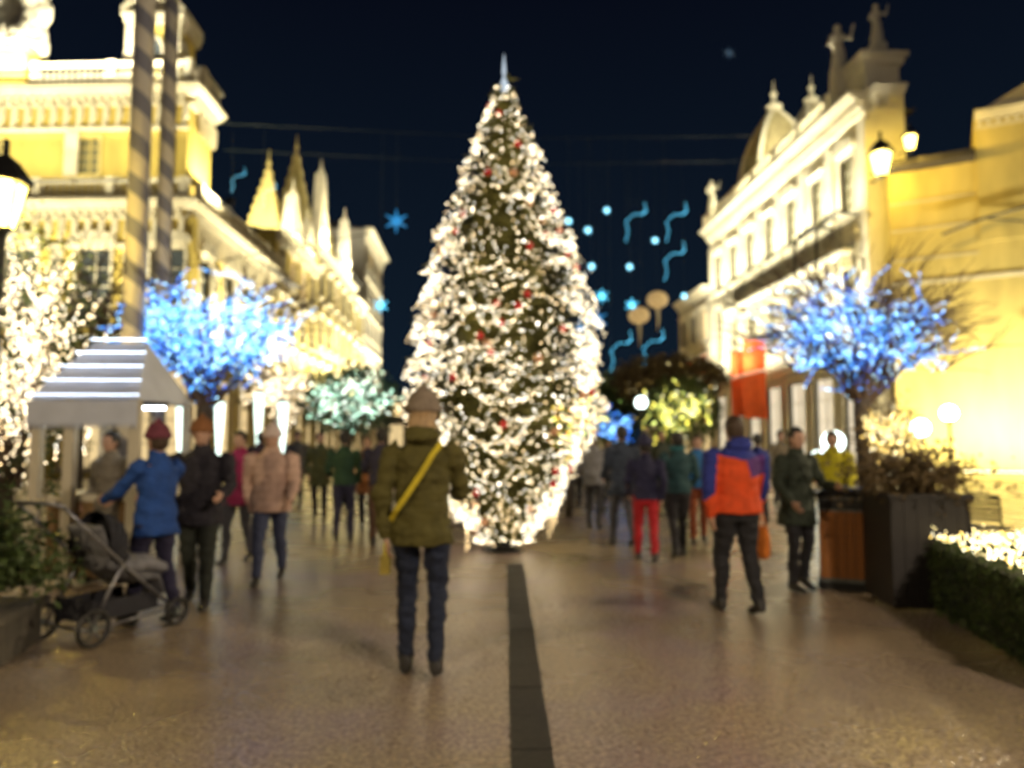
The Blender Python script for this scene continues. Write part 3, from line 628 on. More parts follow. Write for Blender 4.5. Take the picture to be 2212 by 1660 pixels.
def lit_tree(name, label, x, y, trunk_h, cz, rx, ry, rz, kind, seed, bulbs=900, br=.011, leaf=None, nleaf=0, lsize=.05, trunk_r=.1, lit_low=None, group='trees wrapped in fairy lights', extra=1., nm=10, step=.055, off=(0, 0), twig_out=0):
    rnd = random.Random(seed); t = thing(name, label, 'tree', (x, y, 0), 0, group)
    tr = MB(); tr.tube([(0, 0, 0), (.02, 0, trunk_h*.4), (-.02, .01, trunk_h*.8), (0, 0, trunk_h), (off[0]*.2, 0, trunk_h+.2)], [trunk_r*1.25, trunk_r, trunk_r*.95, trunk_r*1.15, trunk_r*.7], 10); tr.build('trunk', M_BARK, t, True)
    C = Vector((off[0], off[1], cz)); top = Vector((0, 0, trunk_h))
    def inside(f0=.0, f1=1.):
        while True:
            v = Vector((rnd.uniform(-1, 1), rnd.uniform(-1, 1), rnd.uniform(-1, 1)))
            if f0 <= v.length <= f1: return C+Vector((v.x*rx, v.y*ry, v.z*rz))
    def path(a, b, n, wob):
        L = (b-a).length; pts = []
        for i in range(n+1):
            f = i/n; p = a.lerp(b, f)+Vector((0, 0, wob*L*sin(pi*f)))
            if 0 < i < n: p += Vector((rnd.gauss(0, 1), rnd.gauss(0, 1), rnd.gauss(0, 1)))*L*.04
            pts.append(p)
        return pts
    br_m = MB(); ends = []; bulbp = []
    def emit(pts, rad):
        acc = 0; last = pts[0]
        for p in pts[1:]:
            L = (p-last).length; k = max(1, int(L/step))
            for i in range(k):
                q = last.lerp(p, (i+rnd.random())/k); v = Vector((rnd.gauss(0, 1), rnd.gauss(0, 1), rnd.gauss(0, 1))).normalized()
                bulbp.append(q+v*(rad+.012))
            last = p
    for i in range(nm):
        a = 2*pi*i/nm+rnd.uniform(-.3, .3); m1 = C+Vector((cos(a)*rx*.5, sin(a)*ry*.5, rz*rnd.uniform(-.45, .45)))
        p1 = path(top, m1, 5, .06); br_m.tube(p1, [trunk_r*.5*(1-.6*k/5) for k in range(6)], 5); emit(p1, trunk_r*.3)
        for j in range(5):
            g_ = inside(.55, 1.0)
            for _ in range(6):
                h_ = inside(.55, 1.0)
                if (h_-m1).length < (g_-m1).length: g_ = h_
            g_ = g_.lerp(inside(.7, 1.0), .25)
            st = p1[rnd.choice((3, 4, 5))]; p2 = path(st, g_, 4, .05); br_m.tube(p2, [.022, .016, .012, .009, .006], 4); emit(p2, .012)
            for k in range(4):
                s3 = p2[rnd.choice((2, 3, 4))]; e3 = s3+Vector((rnd.gauss(0, .3)*rx*.6, rnd.gauss(0, .3)*ry*.6, rnd.gauss(.05, .25)*rz*.8))
                v = e3-C; q = sqrt((v.x/rx)**2+(v.y/ry)**2+(v.z/rz)**2)
                if q > 1.05: e3 = C+v*(1.05/q)
                p3 = path(s3, e3, 3, .03); br_m.tube(p3, [.008, .006, .005, .003], 3); emit(p3, .006); ends.append(e3)
    if twig_out:
        for e in sorted(ends, key=lambda q: -q.z-.5*abs(q.x))[:twig_out]:
            d = (e-C); d = Vector((d.x, d.y, abs(d.z)+.2)).normalized(); a = e
            for _ in range(3):
                b = e+(d+Vector((rnd.gauss(0, .4), rnd.gauss(0, .4), rnd.gauss(0, .3)))).normalized()*rnd.uniform(.35, .8)*extra
                br_m.tube(path(a, b, 3, .03), [.012, .010, .007, .005], 3)
    br_m.build('branches', M_TWIG, t, kind='stuff')
    if leaf:
        lm = MB(); P = ends+[inside(.3, .98) for _ in range(nleaf)]; leaves(lm, P, lsize, 6, rnd, .09); lm.build('crown', leaf, t, kind='stuff')
    rnd.shuffle(bulbp); bl = MB()
    if lit_low is not None: bulbp = [p for p in bulbp if p.z < lit_low]
    for k, p in enumerate(bulbp[:bulbs]): bl.mi = (k % 7 > 3)+(k % 7 > 5); bl.octa(p, br*rnd.uniform(.8, 1.3))
    o = bl.build('fairy_lights', bulb_mats(kind), t, kind='stuff')
    return t
# the two blue trees
lit_tree('blue_lit_tree', 'big round bare tree wrapped in blue lights behind the brown bin', gx(1868, 13), 13, 2.1, 3.4, 2.1, 1.75, 1.2, 'blue', 11, 11000, .0105, trunk_r=.14, nm=17, step=.018, twig_out=330, extra=1.15, group='blue lit trees')
lit_tree('blue_lit_tree', 'bare tree wrapped in blue lights left of the Christmas tree by the striped masts', gx(440, 13), 13, 2.0, 3.35, 2.0, 1.6, 1.12, 'blue', 12, 11000, .0105, trunk_r=.13, nm=17, step=.018, twig_out=60, group='blue lit trees')
lit_tree('blue_lit_tree', 'little blue lit tree right of the Christmas tree', gx(1325, 21), 21, 1.3, 1.85, .75, .7, .62, 'blue', 13, 1300, .017, trunk_r=.07, nm=7, group='blue lit trees')
# others
lit_tree('warm_lit_tree', 'tall bushy tree covered in warm lights at the left edge', gx(15, 10.2), 10.2, .7, 2.65, 1.15, 1.0, 2.2, 'warm', 14, 4600, .0105, M_LEAF, 400, .05, trunk_r=.1, nm=14, step=.035)
lit_tree('bare_tree', 'bare brown tree between the warm lit tree and the striped masts', gx(165, 15), 15, 2.4, 4.1, 1.3, 1.2, 1.0, 'warm', 15, 60, .012, trunk_r=.12, twig_out=200, group='street trees')
lit_tree('mint_lit_tree', 'round green tree with pale green lights left of the person in olive', gx(752, 18), 18, 1.55, 2.45, 1.3, 1.2, .95, 'mint', 16, 2600, .017, M_LEAFD, 500, .07, trunk_r=.1)
lit_tree('gold_lit_tree', 'yellow-green lit tree beside the little blue tree', gx(1470, 23), 23, 1.4, 2.35, 1.3, 1.2, 1.15, 'lime', 17, 1500, .020, M_LEAF, 600, .08, trunk_r=.1)
lit_tree('brown_tree', 'dark brown leafy tree behind the yellow-green lit tree', gx(1450, 27), 27, 2.2, 3.7, 2.2, 1.8, .95, 'gold', 18, 260, .016, M_LEAFB, 1200, .10, trunk_r=.14)
lit_tree('orange_lit_tree', 'small tree with orange and green lights against the right side of the Christmas tree', gx(1228, 14.5), 14.5, .9, 1.75, .85, .7, .85, 'mixed', 19, 1100, .014, M_LEAF, 300, .06, trunk_r=.07)
lit_tree('warm_lit_bush', 'round bush of warm orange lights right of the blue tree trunk', gx(1925, 12), 12, .6, 1.55, .52, .5, .62, 'gold', 20, 1600, .0095, M_LEAFB, 150, .04, trunk_r=.05, nm=9, step=.03)
lit_tree('dark_tree', 'dark leafy tree in the dim gap of the street', gx(1345, 40), 40, 2.0, 3.6, 2.3, 2, 1.6, 'mixed', 21, 60, .02, M_LEAFD, 1200, .12, trunk_r=.15)
lit_tree('warm_lit_tree', 'street tree with warm lights in front of the left shops', gx(610, 22), 22, 1.7, 2.9, 1.5, 1.4, .9, 'warm', 22, 1500, .016, M_LEAFB, 260, .06, trunk_r=.09)

# ------------------------------------------------------------------ Christmas tree
TX, TY = gx(1088, 10.2), 10.2
xt = thing('christmas_tree', 'tall Christmas tree covered in warm white lights and red baubles', 'Christmas tree', (TX, TY, 0))
PR = [(0, .20), (.25, .40), (.6, .68), (1.2, 1.0), (1.8, 1.22), (2.5, 1.25), (3.1, 1.17), (3.8, 1.03), (4.4, .87), (5.0, .64), (5.65, .38), (6.1, .22), (6.45, .10), (6.7, .03)]
def prad(z, a=None):
    v = float(np.interp(z, [q for q, _ in PR], [b for _, b in PR]))
    if a is None: return v
    tier = 1-((z*2.1+.35*sin(a*2)) % 1.0)
    return v*(.90+.13*tier+.13*noise.noise(Vector((cos(a)*1.7, sin(a)*1.7, z*1.3))))+.03
b = MB(); b.tube([(0, 0, 0), (0, 0, 3), (0, 0, 6.5)], [.11, .07, .015], 10); b.build('trunk', M_BARK, xt, True)
b = MB(); b.lathe([(.28, 0), (.28, .03), (.14, .06), (.13, .28)], n=16); b.build('stand', M_IRON, xt)
rnd = random.Random(5); fol = MB(); tips = []
for i in range(1150):
    z = 6.55*(1-rnd.random()**.62)+.12; a = rnd.uniform(0, 2*pi); R0 = prad(z, a)*rnd.uniform(.72, 1.06); u = Vector((cos(a), sin(a), 0)); sd = Vector((-sin(a), cos(a), 0))
    n = max(5, int(R0*22)); z0 = z+R0*.28
    for k in range(n):
        f = (k+1)/n; 
        if f < .35: continue
        p = u*(R0*f)+Vector((0, 0, z0-(z0-z)*f+.10*R0*f*f)); p += sd*rnd.gauss(0, .03)
        for sgn in (-1, 1):
            L = .15*(1.15-f*.6)*rnd.uniform(.7, 1.2); d = (u*.6+sd*sgn+Vector((0, 0, rnd.uniform(-.5, .25)))).normalized()*L; wv = d.cross(Vector((rnd.gauss(0, .5), rnd.gauss(0, .5), 1))).normalized()*.017
            fol.add([p-wv, p+d, p+wv], [(0, 1, 2)]); 
            q = p+d*.45; d2 = (d+u*L*rnd.uniform(-.6, .9)+Vector((0, 0, rnd.uniform(-.06, .06))))*.6; fol.add([q-wv, q+d2, q+wv], [(0, 1, 2)])
    tips.append(u*R0+Vector((0, 0, z+.10*R0)))
fol.build('foliage', M_FIR, xt, kind='stuff')
core = MB(); core.lathe([(max(.02, prad(z)*.55), z) for z in np.arange(.15, 6.5, .25)], n=14); core.build('inner_boughs', M_FIR, xt)
bl = MB(); wr = MB()
for i in range(290):
    # short draped garlands: each hangs between two points of the crown in a sag
    z = 6.35*(1-rnd.random()**.66)+.2; a0 = rnd.uniform(0, 2*pi); da = rnd.uniform(.25, .8)*rnd.choice((-1, 1)); z1 = z-rnd.uniform(-.15, .55); n = rnd.randint(16, 34); pts = []
    for k in range(n):
        f = k/(n-1); zz = z+(z1-z)*f-.22*sin(pi*f)+rnd.gauss(0, .02)
        if zz < .3 and rnd.random() < .75: continue
        zz = max(.14, zz); a = a0+da*f; R0 = prad(zz, a)*1.05+.01+rnd.gauss(0, .025)
        p = Vector((R0*cos(a), R0*sin(a), zz)); pts.append(p); bl.mi = 0 if rnd.random() < .6 else (2 if rnd.random() < .6 else 1); bl.octa(p, .0062*rnd.uniform(.6, 1.6))
    if len(pts) > 2: wr.tube(pts, .003, 3, False)
for p in tips[::2]: 
    if p.z < .45: continue
    bl.mi = rnd.choice((0, 0, 2)); q = p*1.0+Vector((0, 0, .03)); bl.octa(q, .009*rnd.uniform(.6, 1.7))
for i in range(3400):
    z = 6.45*(1-rnd.random()**.6)+.1
    if rnd.random() > z*1.4: continue
    a = rnd.uniform(0, 2*pi); R0 = prad(z, a)*rnd.uniform(.9, 1.12); bl.mi = rnd.choice((0, 0, 1, 2)); bl.octa((R0*cos(a), R0*sin(a), z), .0062*rnd.uniform(.7, 1.4))
for i in range(22):  # drop lights hanging at the hem
    a = rnd.uniform(0, 2*pi); zz = rnd.uniform(.35, .9); R0 = prad(zz, a)*1.0
    for k in range(rnd.randint(4, 9)): bl.mi = 1; bl.octa((R0*cos(a), R0*sin(a), max(.06, zz-.05*k-.05)), .007)
bl.build('fairy_lights', bulb_mats('warm'), xt, kind='stuff'); wr.build('light_cables', M_WIRE, xt, kind='stuff')
M_BAUBLE = mat('red_bauble', (.55, .02, .02), .25, 0, coat=.5); bm_ = MB(); bm_.ball((0, 0, 0), .05, 10, 8); bm_.lathe([(.014, .046), (.014, .066)], n=6); bme = bm_.mesh('bauble', M_BAUBLE, True)
bm_ = MB(); bm_.ball((0, 0, 0), .06, 10, 8); bme2 = bm_.mesh('bauble', mat('pink_gold_bauble', (.55, .30, .18), .3, 0, metal=.6), True)
for i in range(46):
    z = 6.2*(1-rnd.random()**.7)+.3; a = rnd.uniform(pi*.95, 2.05*pi); R0 = prad(z, a)*.97; link('bauble', bme if i % 3 else bme2, xt, loc=(R0*cos(a), R0*sin(a), z))
b = MB(); b.lathe([(.05, 6.45), (.06, 6.55), (.015, 6.65), (.03, 6.75), (.004, 7.0)], n=8); b.build('finial', glow('finial_glow', (.7, .85, 1), .35), xt, True)

# ------------------------------------------------------------------ light decorations over the street
def overhead(y, zl, zr, sag, label, seed, n, bulbcol, xl=PX-.0, xr=RX+.0):
    rn = random.Random(seed); t = thing('overhead_light_string', label, 'light string', (0, y, 0), 0, 'light strings over the street')
    w_ = MB(); pts = [Vector((xl+(xr-xl)*k/30, 0, zl+(zr-zl)*k/30-sag*4*(k/30)*(1-k/30))) for k in range(31)]; w_.tube(pts, .012, 4); w_.build('cable', M_WIRE, t)
    b_ = MB()
    for k in range(n):
        f = (k+.5)/n; i = int(f*30); p = pts[i].lerp(pts[min(30, i+1)], f*30-i)
        for q in range(rn.randint(2, 6)): b_.octa((p.x, p.y+rn.gauss(0, .02), p.z-.08-q*.14), .035)
    b_.build('bulbs', glow('cyan_bulb', bulbcol, 5), t, kind='stuff')
M_CY = glow('cyan_star', (.10, .55, .85), 2.4); M_BL = glow('blue_star', (.02, .22, .50), .6); M_CYB = glow('cyan_star_bright', (.25, .70, .95), 2.2)
def star_mesh(n, r, m, t=.03, name='star'):
    b_ = MB()
    for k in range(n):
        a = pi/2+2*pi*k/n; b_.tube([(.0, 0, 0), (r*cos(a), 0, r*sin(a))], [t, t*.35], 4)
        a2 = a+pi/n; b_.tube([(0, 0, 0), (r*.5*cos(a2), 0, r*.5*sin(a2))], [t*.8, t*.3], 4)
    return b_.mesh(name, m)
def shooting_mesh():
    b_ = MB(); pts = [(0, 0, 0), (.1, 0, .35), (.0, 0, .7), (.3, 0, 1.0), (.62, 0, 1.0), (.78, 0, 1.15), (.72, 0, 1.5)]
    for k in range(len(pts)-1):
        a, c = Vector(pts[k]), Vector(pts[k+1])
        for q in range(5): b_.octa(a.lerp(c, q/5), .024)
    return b_.mesh('curl', M_CY), pts
ST1 = star_mesh(6, .34, M_CY); ST2 = star_mesh(8, .16, M_CYB); ST3 = star_mesh(6, .5, M_BL, .08); ST1D = star_mesh(6, .3, glow('dim_star', (.05, .10, .16), .35), .03); CURL, CP = shooting_mesh()
cfr = MB(); cfr.tube(CP, .016, 4); CFR = cfr.mesh('curl_frame', M_IRON)
def hang(px, py, Y, me, label, name='hanging_star', cat='decoration', s=1., frame=None):
    Y = 31 if Y < 33 else 34; p = at(px, py, Y); t = thing(name, label, cat, p, 0, 'hanging street decorations'); t.scale = (s, s, s); link(name.split('_')[-1]+'_lights', me, t)
    if frame: link('frame', frame, t)
    wz = max(.3, (14.6-p.z)/s); b_ = MB(); b_.tube([(0, 0, 0), (0, 0, wz)], .006, 3); b_.build('hanging_wire', M_WIRE, t)
for px, py, lab in ((1352, 520, 'cyan curl light left of the upper pair over the street'), (1440, 520, 'cyan curl light beside the upper left one near the white palace'), (1436, 605, 'cyan curl light below the upper pair by the white palace'),
                    (1320, 800, 'low cyan curl light above the yellow-green trees'), (1390, 795, 'low cyan curl light nearest the red shop house')):
    hang(px, py, 31, CURL, lab, 'hanging_curl', s=1.15, frame=CFR)
for px, py, lab in ((500, 395, 'cyan curl light against the sky above the left cornice'), (567, 425, 'small cyan curl light in front of the left roofs')):
    hang(px, py+20, 31, CURL, lab, 'hanging_curl', s=.7, frame=CFR)
k = 0
for px, py, Y, me, lab in ((1311, 455, 33, ST2, 'bright little star high over the street'), (1270, 498, 30, ST2, 'bright star just right of the Christmas tree top half'), (1228, 478, 30, ST2, 'star touching the right edge of the Christmas tree'), (1278, 576, 32, ST2, 'bright star between the tree and the curls'),
                       (1360, 577, 33, ST2, 'bright star left of the lower curl'), (1415, 520, 35, ST2, 'star between the two upper curls'), (1290, 690, 34, ST3, 'big blue star low beside the Christmas tree'), (1253, 712, 36, ST3, 'second big blue star touching the Christmas tree'),
                       (856, 478, 32, ST3, 'single blue star left of the Christmas tree'), (1365, 660, 36, ST1, 'small star above the tan lanterns'), (1300, 640, 38, ST1, 'small star above the big blue star'), (1478, 640, 34, ST2, 'bright star by the cornice of the pale house'),
                       (1575, 115, 34, ST1D, 'dim blue star alone high in the sky'), (822, 660, 32, ST1, 'cyan star beside the corner house')):
    hang(px, py, Y, me, lab, s=1.0)
for Yc, lab_ in ((31, 'nearer dark cable high across the street carrying the decorations'), (34, 'farther dark cable high across the street carrying the decorations')):
    t = thing('street_cable', lab_, 'cable', (0, Yc, 0)); b_ = MB(); b_.tube([(PX-.0, 0, 14.9), (2, 0, 14.45), (RX, 0, 14.9)], .011, 4); b_.build('cable', M_WIRE, t)
M_TAN = glow('tan_paper', (.75, .48, .18), .32)
for px, py, lab in ((1380, 682, 'tan paper lantern hanging lower left of its pair'), (1420, 648, 'tan paper lantern hanging upper right of its pair')):
    p = at(px, py, 34); t = thing('paper_lantern', lab, 'lantern', p, 0, 'tan paper lanterns')
    b_ = MB(); b_.ball((0, 0, 0), .5, 14, 9, (1, 1, .8)); b_.build('shade', M_TAN, t, True)
    b_ = MB()
    for k in range(7): z = -.3+k*.1; b_.lathe([(.5*sqrt(max(.05, 1-(z/.4)**2))+.01, z), (.5*sqrt(max(.05, 1-(z/.4)**2))+.01, z+.02)], n=14)
    b_.tube([(0, 0, -.4), (.03, 0, -.9), (0, 0, -1.5)], [.1, .06, .01], 6); b_.build('ribs', M_TRIM, t); b_ = MB(); b_.tube([(0, 0, .4), (0, 0, 14.6-p.z)], .005, 3); b_.build('hanging_wire', M_WIRE, t)


# ------------------------------------------------------------------ stall at left
sx0 = gx(62, 8); sx1 = gx(300, 8)
stl = thing('market_stall', 'market stall with a pale bluish pleated canopy at left', 'stall', ((sx0+sx1)/2, 8.7, 0)); Wd = sx1-sx0
M_CANVAS = mat('pale_blue_canvas', (.58, .62, .72), .7, .1, 4); h0, h1 = 1.92, 2.6
b = MB()
n = 26
for i in range(n):
    x0 = -Wd/2+Wd*i/n; x1 = x0+Wd/n; xm = (x0+x1)/2
    b.add([(x0, -.75, h0), (xm, -.78, h0+.02), (x1, -.75, h0), (x0*.55, 0, h1), (xm*.55, -.02, h1+.01), (x1*.55, 0, h1), (x0, .75, h0), (xm, .78, h0+.02), (x1, .75, h0)], [(0, 1, 4, 3), (1, 2, 5, 4), (3, 4, 7, 6), (4, 5, 8, 7)])
b.add([(-Wd/2, -.75, h0), (-Wd/2, .75, h0), (-Wd/2*.55, 0, h1)], [(0, 1, 2)]); b.add([(Wd/2, -.75, h0), (Wd/2, .75, h0), (Wd/2*.55, 0, h1)], [(0, 1, 2)])
b.build('canopy', M_CANVAS, stl)
b = MB()
for i in range(24): x = -Wd/2+Wd*i/24; b.prism([(x+.003, h0-.01), (x+Wd/24-.003, h0-.01), (x+Wd/24-.003, h0-.24), (x+Wd/48, h0-.31), (x+.003, h0-.24)], -.79, -.77)
b.build('valance', M_CANVAS, stl)
for px_ in (-Wd/2+.08, -Wd/2+.42, Wd/2-.05):
    for yy in (-.7, .7):
        if px_ == -Wd/2+.42 and yy > 0: continue
        b = MB(); b.box(px_-.05, px_+.05, yy-.05, yy+.05, 0, h0); b.build('post', M_TRIM, stl)
b = MB(); b.box(-Wd/2+.1, Wd/2-.1, -.6, .5, .85, .92); b.build('counter', M_TRIM, stl)
for i in range(8):
    b = MB(); x = -Wd/2+.15+i*(Wd-.3)/8; b.box(x, x+(Wd-.3)/8-.01, -.6, -.57, .05, .84); b.build('plank', mat('stall_wood', (.20, .12, .05), .8, .3, 8, aniso=(1, 1, 8)), stl)
b = MB(); b.mi = 0
for j in range(5):
    f = j/4
    for i in range(34): b.octa(((-Wd/2+Wd*i/33)*(1-.45*f), -.77+.74*f-.02, h0+.02+(h1-h0)*f+.03), .008)
b.build('canopy_lights', glow('cool_bulb', (.7, .82, 1), 6), stl, kind='stuff')
t = thing('strip_lamp', 'white strip lamp under the pale stall canopy', 'lamp', ((sx0+sx1)/2, 8.5, h0-.05)); b = MB(); b.box(-.6, .6, -.03, .03, -.03, 0); b.build('tube', glow('cool_tube', (.85, .95, 1), 6), t)
b = MB(); b.box(-.63, .63, -.05, .05, .002, .05); b.build('housing', M_IRON, t)
# ------------------------------------------------------------------ globe lamps on the right
def globe_lamp(loc, label, r, st, col, n=1, energy=60):
    t = thing('globe_lamp', label, 'lamp', (loc[0], loc[1], 0), 0, 'white globe lamps'); z = loc[2]
    b_ = MB(); b_.lathe([(.12, 0), (.12, .15), (.05, .3), (.035, .5), (.03, z-r-.05), (.07, z-r-.03), (.07, z-r+.02)], n=10); b_.build('post', M_IRON, t)
    b_ = MB(); b_.ball((0, 0, z), r, 16, 10); b_.build('globe', glow('globe_'+label[:6], col, st), t, True)
globe_lamp(at(1988, 925, 13.5), 'left globe lamp of the two above the dark planter', .17, 5, (1, .95, .85)); globe_lamp(at(2050, 893, 14.2), 'right and higher globe lamp of the two above the dark planter', .16, 5, (.97, .97, .95))
globe_lamp(at(1800, 955, 17), 'cool white globe lamp left of the blue tree trunk', .26, 3, (.82, 1, .95)); globe_lamp(at(1768, 990, 19), 'lower cool white globe lamp beyond the person in dark green', .2, 3, (.82, 1, .95))
globe_lamp(at(1385, 870, 20), 'cool white globe lamp above the little blue tree', .17, 5, (.9, 1, .95))
# hanging cone lights in front of the left shops
M_CONE = glow('icicle_glow', (.78, 1, .88), 1.3); b = MB(); b.tube([(0, 0, 0), (0, 0, -.5), (0, 0, -1.9)], [.13, .11, .01], 10); CONE = b.mesh('cone', M_CONE, True)
for px, py, lab in ((475, 870, 'glowing white icicle cone left of the three over the shops'), (560, 850, 'glowing white icicle cone, middle one over the shops'), (612, 870, 'glowing white icicle cone right of the three'), (392, 880, 'glowing white icicle cone nearest the blue tree trunk')):
    Y = 20; p = at(px, py, Y); t = thing('icicle_light', lab, 'light', p, 0, 'icicle cone lights'); link('cone', CONE, t)
    b = MB(); b.lathe([(.15, 0), (.15, .06), (.03, .1)], n=10); b.tube([(0, 0, .1), (0, 0, 3.5)], .01, 4); b.build('cap', M_IRON, t)
t = thing('support_cable', 'dark cable carrying the icicle cones across the left side', 'cable', (0, 20, 0)); b = MB(); z_ = at(500, 860, 20).z+3.5; b.tube([(PX, 0, z_+.2), (-8, 0, z_), (-3, 0, z_+1)], .015, 4); b.build('cable', M_WIRE, t)

# ------------------------------------------------------------------ planter, hedge, bin on the right
def leafbox(mb, x0, x1, y0, y1, z0, z1, n, size, rnd):
    for _ in range(n):
        f = rnd.random()
        c = Vector((rnd.uniform(x0, x1), rnd.uniform(y0, y1), rnd.uniform(z0, z1))); k = rnd.randint(0, 3)
        if k == 0: c.z = z1+rnd.gauss(0, .02)
        elif k == 1: c.x = x0+rnd.gauss(0, .02)
        elif k == 2: c.y = y0+rnd.gauss(0, .02)
        else: c.x = x1+rnd.gauss(0, .02)
        a = Vector((rnd.gauss(0, 1), rnd.gauss(0, 1), rnd.gauss(0, 1))).normalized()*size*rnd.uniform(.6, 1.3); b_ = a.cross(Vector((rnd.gauss(0, 1), rnd.gauss(0, 1), rnd.gauss(0, 1)))).normalized()*size*.45
        mb.add([c-a, c+b_, c+a, c-b_], [(0, 1, 2, 3)])
rnd = random.Random(31)
hx, hy = gx(2150, 5.6), 5.6
hg = thing('box_hedge', 'low box hedge topped with warm string lights at right edge', 'hedge', (4.05, 5.6, 0), radians(-14))
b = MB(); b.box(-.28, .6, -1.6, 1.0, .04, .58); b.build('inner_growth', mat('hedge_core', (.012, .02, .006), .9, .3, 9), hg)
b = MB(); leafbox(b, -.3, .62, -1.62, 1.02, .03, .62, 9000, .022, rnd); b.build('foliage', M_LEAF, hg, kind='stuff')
b = MB()
for i in range(900):
    b.mi = rnd.choice((0, 1, 2)); b.octa((rnd.uniform(-.3, .62), rnd.uniform(-1.6, 1.0), .64+abs(rnd.gauss(0, .035))), .006*rnd.uniform(.7, 1.4))
for i in range(9): b.octa((-.28+rnd.gauss(0, .01), rnd.uniform(-1.5, 1), .64+.1), .005)
b.build('fairy_lights', bulb_mats('gold'), hg, kind='stuff')
# dark planter with shrub
pl = thing('dark_planter', 'tall black planter box holding a brown-green shrub beside the hedge', 'planter', (gx(1990, 6.6), 6.75, 0), radians(-8))
M_BLACKWOOD = mat('black_stained_wood', (.014, .011, .010), .55, .4, 10, .3, 60, aniso=(1, 1, 6))
b = MB(); b.box(-.3, .3, -.3, .3, .02, .96); b.build('inner_box', M_IRON, pl)
b = MB(); b.box(0, .108, -.015, .015, .03, .98); pme = b.mesh('board', M_BLACKWOOD)
for i in range(6):
    for rot, o in ((0, (-.335+i*.112, -.32, 0)), (pi/2, (.32, -.335+i*.112, 0)), (-pi/2, (-.32, .335-i*.112, 0))): link('board', pme, pl, loc=o, rot=rot)
b = MB(); b.box(-.36, .36, -.36, -.3, .98, 1.02); b.box(-.36, .36, .3, .36, .98, 1.02); b.box(-.36, -.3, -.299, .299, .98, 1.018); b.box(.3, .36, -.299, .299, .98, 1.018); b.build('rim', M_BLACKWOOD, pl)
b = MB()
for i in range(26):
    a = rnd.uniform(0, 2*pi); r = rnd.uniform(.1, .5); b.tube([(rnd.gauss(0, .08), rnd.gauss(0, .08), .95), (r*.5*cos(a), r*.5*sin(a), 1.15), (r*cos(a), r*sin(a), 1.2+rnd.uniform(0, .3))], [.009, .007, .003], 4)
b.build('stems', M_BARK, pl); b = MB()
leaves(b, [(rnd.gauss(0, .24), rnd.gauss(0, .2), 1.18+rnd.gauss(0, .11)) for _ in range(420)], .035, 6, rnd, .05); b.build('shrub', M_LEAFB, pl, kind='stuff')
# stacked cafe chairs right of the planter
def chair_meshes():
    f = MB()
    for x in (-.2, .2):
        f.tube([(x, -.2, 0), (x, -.19, .45)], .014, 6); f.tube([(x, .2, 0), (x, .19, .45), (x, .25, .85)], .014, 6)
    f.tube([(-.2, .25, .85), (0, .27, .88), (.2, .25, .85)], .014, 6); f.tube([(-.2, -.19, .45), (.2, -.19, .45)], .012, 6); f.tube([(-.2, .19, .3), (.2, .19, .3)], .01, 5)
    s_ = MB(); s_.box(-.21, .21, -.21, .2, .45, .475)
    for k in range(5): s_.box(-.2, .2, .205+.012*k, .222+.012*k, .56+.06*k, .60+.06*k)
    return f.mesh('frame', M_IRON), s_.mesh('seat', M_BLACKWOOD)
cf, cs_ = chair_meshes()
for k, (px, Y, rot, lab) in enumerate(((2105, 7.6, .4, 'black cafe chair partly behind the planter shrub, nearer one'), (2130, 8.6, 2.2, 'black cafe chair farther back near the right edge'), (2060, 9.0, 1.2, 'black cafe chair behind the planter shrub, turned sideways'))):
    t = thing('cafe_chair', lab, 'chair', (gx(px, Y), Y, 0), rot, 'cafe chairs'); link('frame', cf, t); link('seat', cs_, t)
# litter bin
lb = thing('litter_bin', 'square litter bin with orange-brown wooden front and grey side', 'bin', (gx(1848, 7.3), 7.55, 0), radians(-26))
M_ORW = mat('orange_brown_wood', (.30, .105, .015), .6, .35, 9, .3, 50, aniso=(1, 1, 7)); M_GREY = mat('grey_steel', (.16, .18, .17), .5, .25, 6, metal=.3)
b = MB(); b.box(-.25, .25, -.22, .28, .08, .92); b.build('body', M_GREY, lb)
b = MB(); b.box(-.27, .27, -.24, .3, 0, .08); b.build('base', M_IRON, lb)
b = MB(); b.box(-.038, .038, -.012, .012, .12, .78); wme = b.mesh('slat', M_ORW)
for i in range(6): link('slat', wme, lb, loc=(-.205+i*.082, -.235, 0))
b = MB(); b.box(-.24, .24, -.226, -.221, .8, .9); b.build('slot', M_IRON, lb)
b = MB(); b.box(-.29, .29, -.27, .33, .93, .97); b.box(-.23, .23, -.2, .26, .971, 1.0); b.build('lid', M_IRON, lb)
b = MB(); b.lathe([(.06, 1.001), (.06, 1.02), (.03, 1.03)], n=12); b.build('ashtray', M_GREY, lb)
# green bush at lower left in a trough
bs = thing('planted_trough', 'green leafy bush in a low stone trough at lower left', 'planter', (gx(-130, 5.3), 5.4, 0), radians(10))
b = MB(); b.box(-.6, .5, -.35, .35, 0, .28); b.box(-.64, .54, -.39, .39, .281, .33); b.build('trough', mat('mossy_stone', (.10, .09, .07), .85, .4, 5, .5, 30), bs)
b = MB(); leaves(b, [(rnd.gauss(0, .3), rnd.gauss(0, .2), .5+abs(rnd.gauss(0, .2))) for _ in range(1500)], .04, 5, rnd, .05); b.build('foliage', M_LEAF, bs, kind='stuff')
b = MB()
for i in range(30): a = rnd.uniform(0, 2*pi); r = rnd.uniform(.1, .45); b.tube([(r*.3*cos(a), r*.3*sin(a), .3), (r*cos(a), r*sin(a), .5+rnd.uniform(0, .35))], [.01, .004], 4)
b.build('stems', M_BARK, bs)

